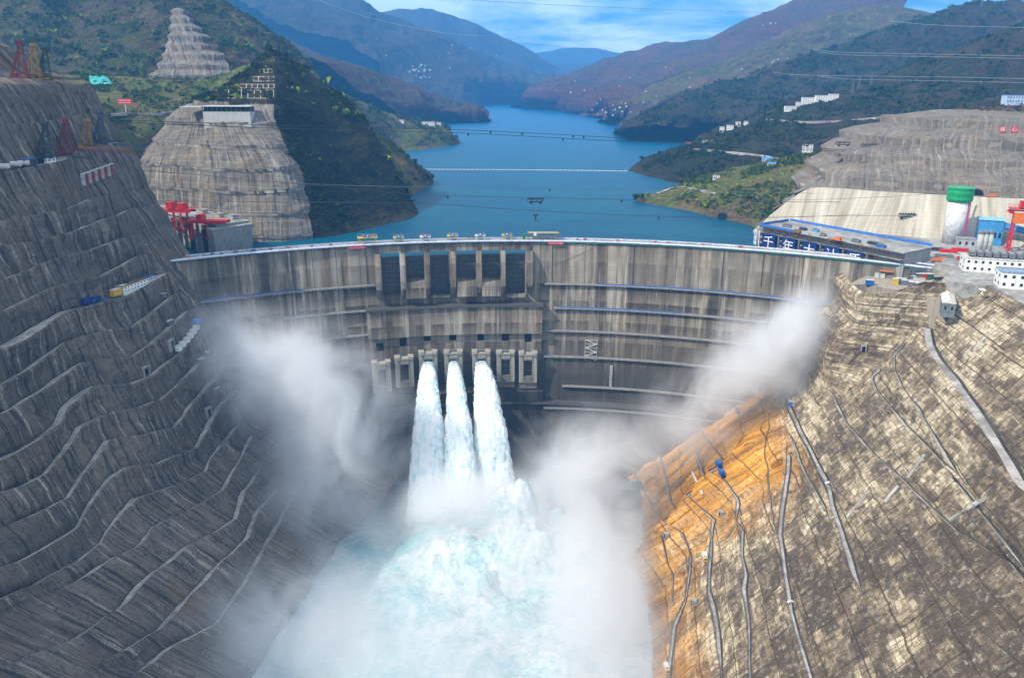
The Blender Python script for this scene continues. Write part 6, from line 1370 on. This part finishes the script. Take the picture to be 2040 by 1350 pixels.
cable('thin cable low across the pale apron carrying the second trolley', [(1500, 432, 790), (1700, 430, 780), (1820, 429, 770), (2040, 412, 760)], .16, DSTEEL)
for k, (y0_, xs0, lb) in enumerate(((50, 1830, 'topmost'), (107, 1680, 'upper middle'), (112, 1690, 'second upper'), (152, 1600, 'lower middle'), (160, 1690, 'lowest'))):
    cable(lb + ' pale power line crossing the dark right hills', [(xs0 - 60, y0_ - 8, 1500), (xs0, y0_ - 2, 1450), (1900, y0_ + 2, 1350), (2080, y0_ + 6, 1250)], .17, paint('pale_wire', (.5, .56, .6)), (), 'power line', 'power_line')
for k, (pts, lb) in enumerate((([(600, -14, 1500), (690, 22, 1550), (760, 42, 1600), (880, 66, 1700), (970, 72, 1800)], 'bright power line running down across the blue mountains'), ([(930, 0, 1500), (1100, 10, 1550), (1340, 20, 1600), (1560, 26, 1650)], 'faint power line across the clouds at the top'), ([(930, 78, 1700), (1100, 92, 1700), (1260, 112, 1700), (1420, 118, 1700)], 'faint power line over the pale distant range'))):
    cable(lb, pts, .32, paint('pale_wire', (.5, .56, .6)) if k == 0 else STEEL, (), 'power line', 'power_line')
def trolley(label, px, py, d, L=16):
    p = at_y(px, py, d); t = thing('cable_trolley', label, 'cable trolley', p, 0); mb = MB()
    for s in (-1, 1):
        mb.bar((-L / 2, s * 1.5, 1.2), (L / 2, s * 1.5, 1.2), .5); mb.bar((-L * .42, s * 1.5, -1.6), (L * .42, s * 1.5, -1.6), .5)
        for k in range(7): x = -L / 2 + L * k / 6; mb.bar((x, s * 1.5, 1.2), (x * .85 + (1 if k % 2 else -1), s * 1.5, -1.6), .35)
    obj('frame', mb, paint('black_steel', (.015, .015, .015)), t); mb = MB()
    for k in range(6): mb.tube([(-L * .4 + L * .16 * k, -.4, 1.9), (-L * .4 + L * .16 * k, .4, 1.9)], .8, 10)
    obj('pulleys', mb, DSTEEL, t); mb = MB(); mb.box((-L * .3, 0, -2.6), (2.2, 2, 1.6)); mb.box((L * .3, 0, -2.6), (2.2, 2, 1.6)); obj('winch', mb, DSTEEL, t); return t
trolley('black cable-crane trolley hanging in the middle of the lake view', 1067, 399, 735, 16); trolley('black cable-crane trolley in front of the pale apron', 1807, 429, 771, 18)
trolley('black cable trolley before the dark hillside, leftmost of three', 1598, 287, 926, 20); trolley('black cable trolley at the quarry edge, middle of three', 1680, 286, 925, 18); trolley('black cable trolley against the grey quarry face, rightmost of three', 1732, 290, 923, 20)
for px, py, d, lb in ((1067, 432, 735, 'hook block hanging under the lake trolley'), (1805, 452, 771, 'hook block hanging in front of the pale apron')):
    p = at_y(px, py, d); t = thing('hook_block', lb, 'hook block', p); mb = MB(); mb.box((0, 0, 2), (5, 1.4, 1.6)); mb.box((0, 0, -1), (1.6, 1.2, 4)); mb.tube([(0, 0, -3), (.9, 0, -3.8), (0, 0, -4.6), (-.9, 0, -4)], .35, 6); obj('block', mb, DSTEEL, t); mb = MB()
    for s in (-1, 1): mb.tube([(s * 2, 0, 2.8), (s * 3, 0, (at_y(px, py - 30, d) - p).z)], .12, 4)
    obj('rope', mb, DSTEEL, t)
def pylon(label, px, py, hpx, only=None, group=None):
    p = ground_at(px, py, only); k = kpx(p); H = hpx * k; t = thing('power_pylon', label, 'pylon', p + Vector((0, 0, -2)), R(20), group); mb = MB(); mb.lattice((0, 0, 0), (0, 0, H), H * .2, H * .03, 8, H * .016); obj('lattice_tower', mb, STEEL, t)
    for f in (.68, .8, .92): mb = MB(); w = H * .2; mb.bar((-w, 0, H * f), (w, 0, H * f), H * .016); mb.bar((-w, 0, H * f), (0, 0, H * (f + .05)), H * .011); mb.bar((w, 0, H * f), (0, 0, H * (f + .05)), H * .011); obj('cross_arm', mb, STEEL, t)
for px, py, h, lb in ((1698, 186, 26, 'shortest grey pylon on the right ridge, left of three'), (1710, 182, 30, 'grey pylon in the middle of three on the right ridge'), (1735, 170, 26, 'grey pylon at the right of three on the ridge'), (1955, 14, 20, 'lone pylon on the top right skyline'), (518, 72, 24, 'lone pylon on the saddle below the violet ridge')):
    pylon(lb, px, py, h, None, 'power pylons on the hills')

# ---------- scrub and single trees
def leaf_mat(name, a, b):
    m = M(name); g = m.n('ShaderNodeNewGeometry').outputs['Position']; return m.bsdf(m.mix(m.ramp(m.noise(g, .25, 4), [(.35, 0), (.65, 1)]), a, b), .9, spec=.1)
LEAF = leaf_mat('scrub_leaf', (.026, .055, .010), (.065, .095, .022)); LEAF2 = leaf_mat('yellow_green_leaf', (.12, .20, .015), (.24, .30, .03)); LEAF3 = leaf_mat('dark_scrub_leaf', (.014, .028, .009), (.036, .050, .017)); BARK = paint('grey_bark', (.12, .09, .065), .9)
up_only = lambda c: (c[:, 2] > 4)
def scatter(name, src, n, size, mat, seed, cond=None, nzmin=.35, matidx=None):
    me = bpy.data.objects[src].data; nf = len(me.polygons); c = np.empty(nf * 3); me.polygons.foreach_get('center', c); c = c.reshape(-1, 3); nn = np.empty(nf * 3); me.polygons.foreach_get('normal', nn); nn = nn.reshape(-1, 3); ar = np.empty(nf); me.polygons.foreach_get('area', ar)
    w = ar * (np.abs(nn[:, 2]) > nzmin) * np.clip(fbm(c, 45, 3, seed) * 3 + .6, 0, 1)
    if cond is not None: w = w * cond(c)
    if matidx is not None:
        mi = np.empty(nf, np.int32); me.polygons.foreach_get('material_index', mi); w = w * (mi == matidx)
    if w.sum() <= 0: return
    rs = np.random.RandomState(seed); idx = rs.choice(nf, n, p=w / w.sum()); q = 9
    ctr = c[idx] + rs.normal(0, 1.5, (n, 3)) * np.array([1, 1, 0]); s = size * rs.lognormal(0, .4, n)
    off = rs.normal(0, 1, (n, q, 3)); off /= np.linalg.norm(off, axis=2, keepdims=True) + 1e-6; off *= (rs.rand(n, q, 1) ** .4); off[..., 2] = np.abs(off[..., 2]) * .9
    pc = ctr[:, None] + off * s[:, None, None]; u = rs.normal(0, 1, (n, q, 3)); v = rs.normal(0, 1, (n, q, 3)); ss = s[:, None, None] * .42
    V = np.stack([pc - u * ss * .5 - v * ss * .5, pc + u * ss * .6 - v * ss * .4, pc + v * ss * .7], 2).reshape(-1, 3)
    m = bpy.data.meshes.new(name); m.from_pydata(V.tolist(), [], np.arange(len(V)).reshape(-1, 3).tolist()); m.update(); return stuff(link(name, m, mat))
scatter('scrub', 'saddle_ground', 5200, 2.3, LEAF, 1); scatter('scrub', 'rock_knob', 4200, 2.4, LEAF3, 2, up_only, matidx=1); scatter('yellow_scrub', 'rock_knob', 60, 2.6, LEAF2, 3, lambda c: c[:, 2] > 60, matidx=1)
scatter('scrub', 'lake_spur', 1500, 2.4, LEAF, 4, up_only); scatter('scrub', 'left_mountain', 9000, 4.0, LEAF, 5); scatter('yellow_scrub', 'left_mountain', 420, 4.0, LEAF2, 6)
scatter('scrub', 'green_spur', 1800, 4.2, LEAF, 7, up_only); scatter('scrub', 'right_bank_spur', 4200, 2.2, LEAF, 8, up_only); scatter('yellow_scrub', 'right_bank_spur', 500, 2.2, LEAF2, 9, up_only)
scatter('scrub', 'right_lake_spur', 2600, 2.8, LEAF3, 10, up_only); scatter('scrub', 'right_near_ridge', 8500, 3.6, LEAF3, 11); scatter('scrub', 'right_dark_ridge', 8500, 5.0, LEAF3, 12, up_only); scatter('scrub', 'red_earth_shelf', 500, 2.2, LEAF3, 13)
def tree(label, p, h, mat, seed, group):
    rs = random.Random(seed); t = thing('tree', label, 'tree', p, 0, group); mb = MB(); mb.tube([(0, 0, -1), (.1 * h * .2, 0, h * .3), (.02 * h, .02 * h, h * .6)], [h * .05, h * .035, h * .015], 7)
    for k in range(5): a_ = k * 1.3; mb.tube([(0, 0, h * (.22 + .05 * k)), (math.cos(a_) * h * .22, math.sin(a_) * h * .22, h * (.45 + .06 * k))], [h * .02, h * .007], 5)
    obj('trunk', mb, BARK, t); mb = MB()
    lobes = [(rs.gauss(0, .16) * h, rs.gauss(0, .16) * h, h * rs.uniform(.42, .85), h * rs.uniform(.12, .24)) for _ in range(8)]
    for k in range(420):
        x, y, z, r = rs.choice(lobes); d = Vector((rs.gauss(0, 1), rs.gauss(0, 1), rs.gauss(0, 1))).normalized() * r * rs.random() ** .35; c = Vector((x, y, z)) + d; s_ = h * .055; u = Vector((rs.gauss(0, 1), rs.gauss(0, 1), rs.gauss(0, 1))) * s_; v = Vector((rs.gauss(0, 1), rs.gauss(0, 1), rs.gauss(0, 1))) * s_
        mb.add([c - u, c + v, c + u], [(0, 1, 2)])
    obj('crown', mb, mat, t); return t
tl = [(691, 229, 11, LEAF2, 'bright yellow-green tree on the knob ridge, left of a pair'), (714, 231, 11, LEAF2, 'bright yellow-green tree on the knob ridge, right of a pair'), (668, 222, 10, LEAF2, 'pale green tree higher on the knob ridge'), (600, 150, 13, LEAF, 'green tree near the top of the knob ridge'), (535, 108, 15, LEAF3, 'dark tree on the very peak above the knob'),
      (1268, 402, 14, LEAF, 'green tree overhanging the tip of the right bank spur'), (1279, 398, 12, LEAF, 'second green tree behind the tip of the right bank spur'), (1405, 436, 10, LEAF3, 'dark tree at the waterline left of the tunnel portal'), (1290, 392, 9, LEAF2, 'yellow-green tree on the right bank spur near its tip'), (1372, 293, 12, LEAF3, 'dark tree beside the red billboard on the lake road'), (862, 357, 11, LEAF3, 'dark tree at the tip of the small left lake spur')]
for k, (px, py, h, mt, lb) in enumerate(tl):
    p, n = hit(px, py + 3)
    if p is not None: tree(lb, p, h, mt, 100 + k, 'single trees on the banks')
# ================================================================== air
mb = MB(); mb.box((0, 6150, 620), (31000, 18900, 1844)); hz = obj('haze', mb, None); stuff(hz)
hm = M('valley_air'); hv = hm.n('ShaderNodeVolumePrincipled'); hv.inputs['Color'].default_value = (0.12, 0.48, 1.0, 1)
hv.inputs['Density'].default_value = 9.2e-5; hm.l(hv.outputs[0], hm.out.inputs['Volume']); hz.data.materials.append(hm.m)
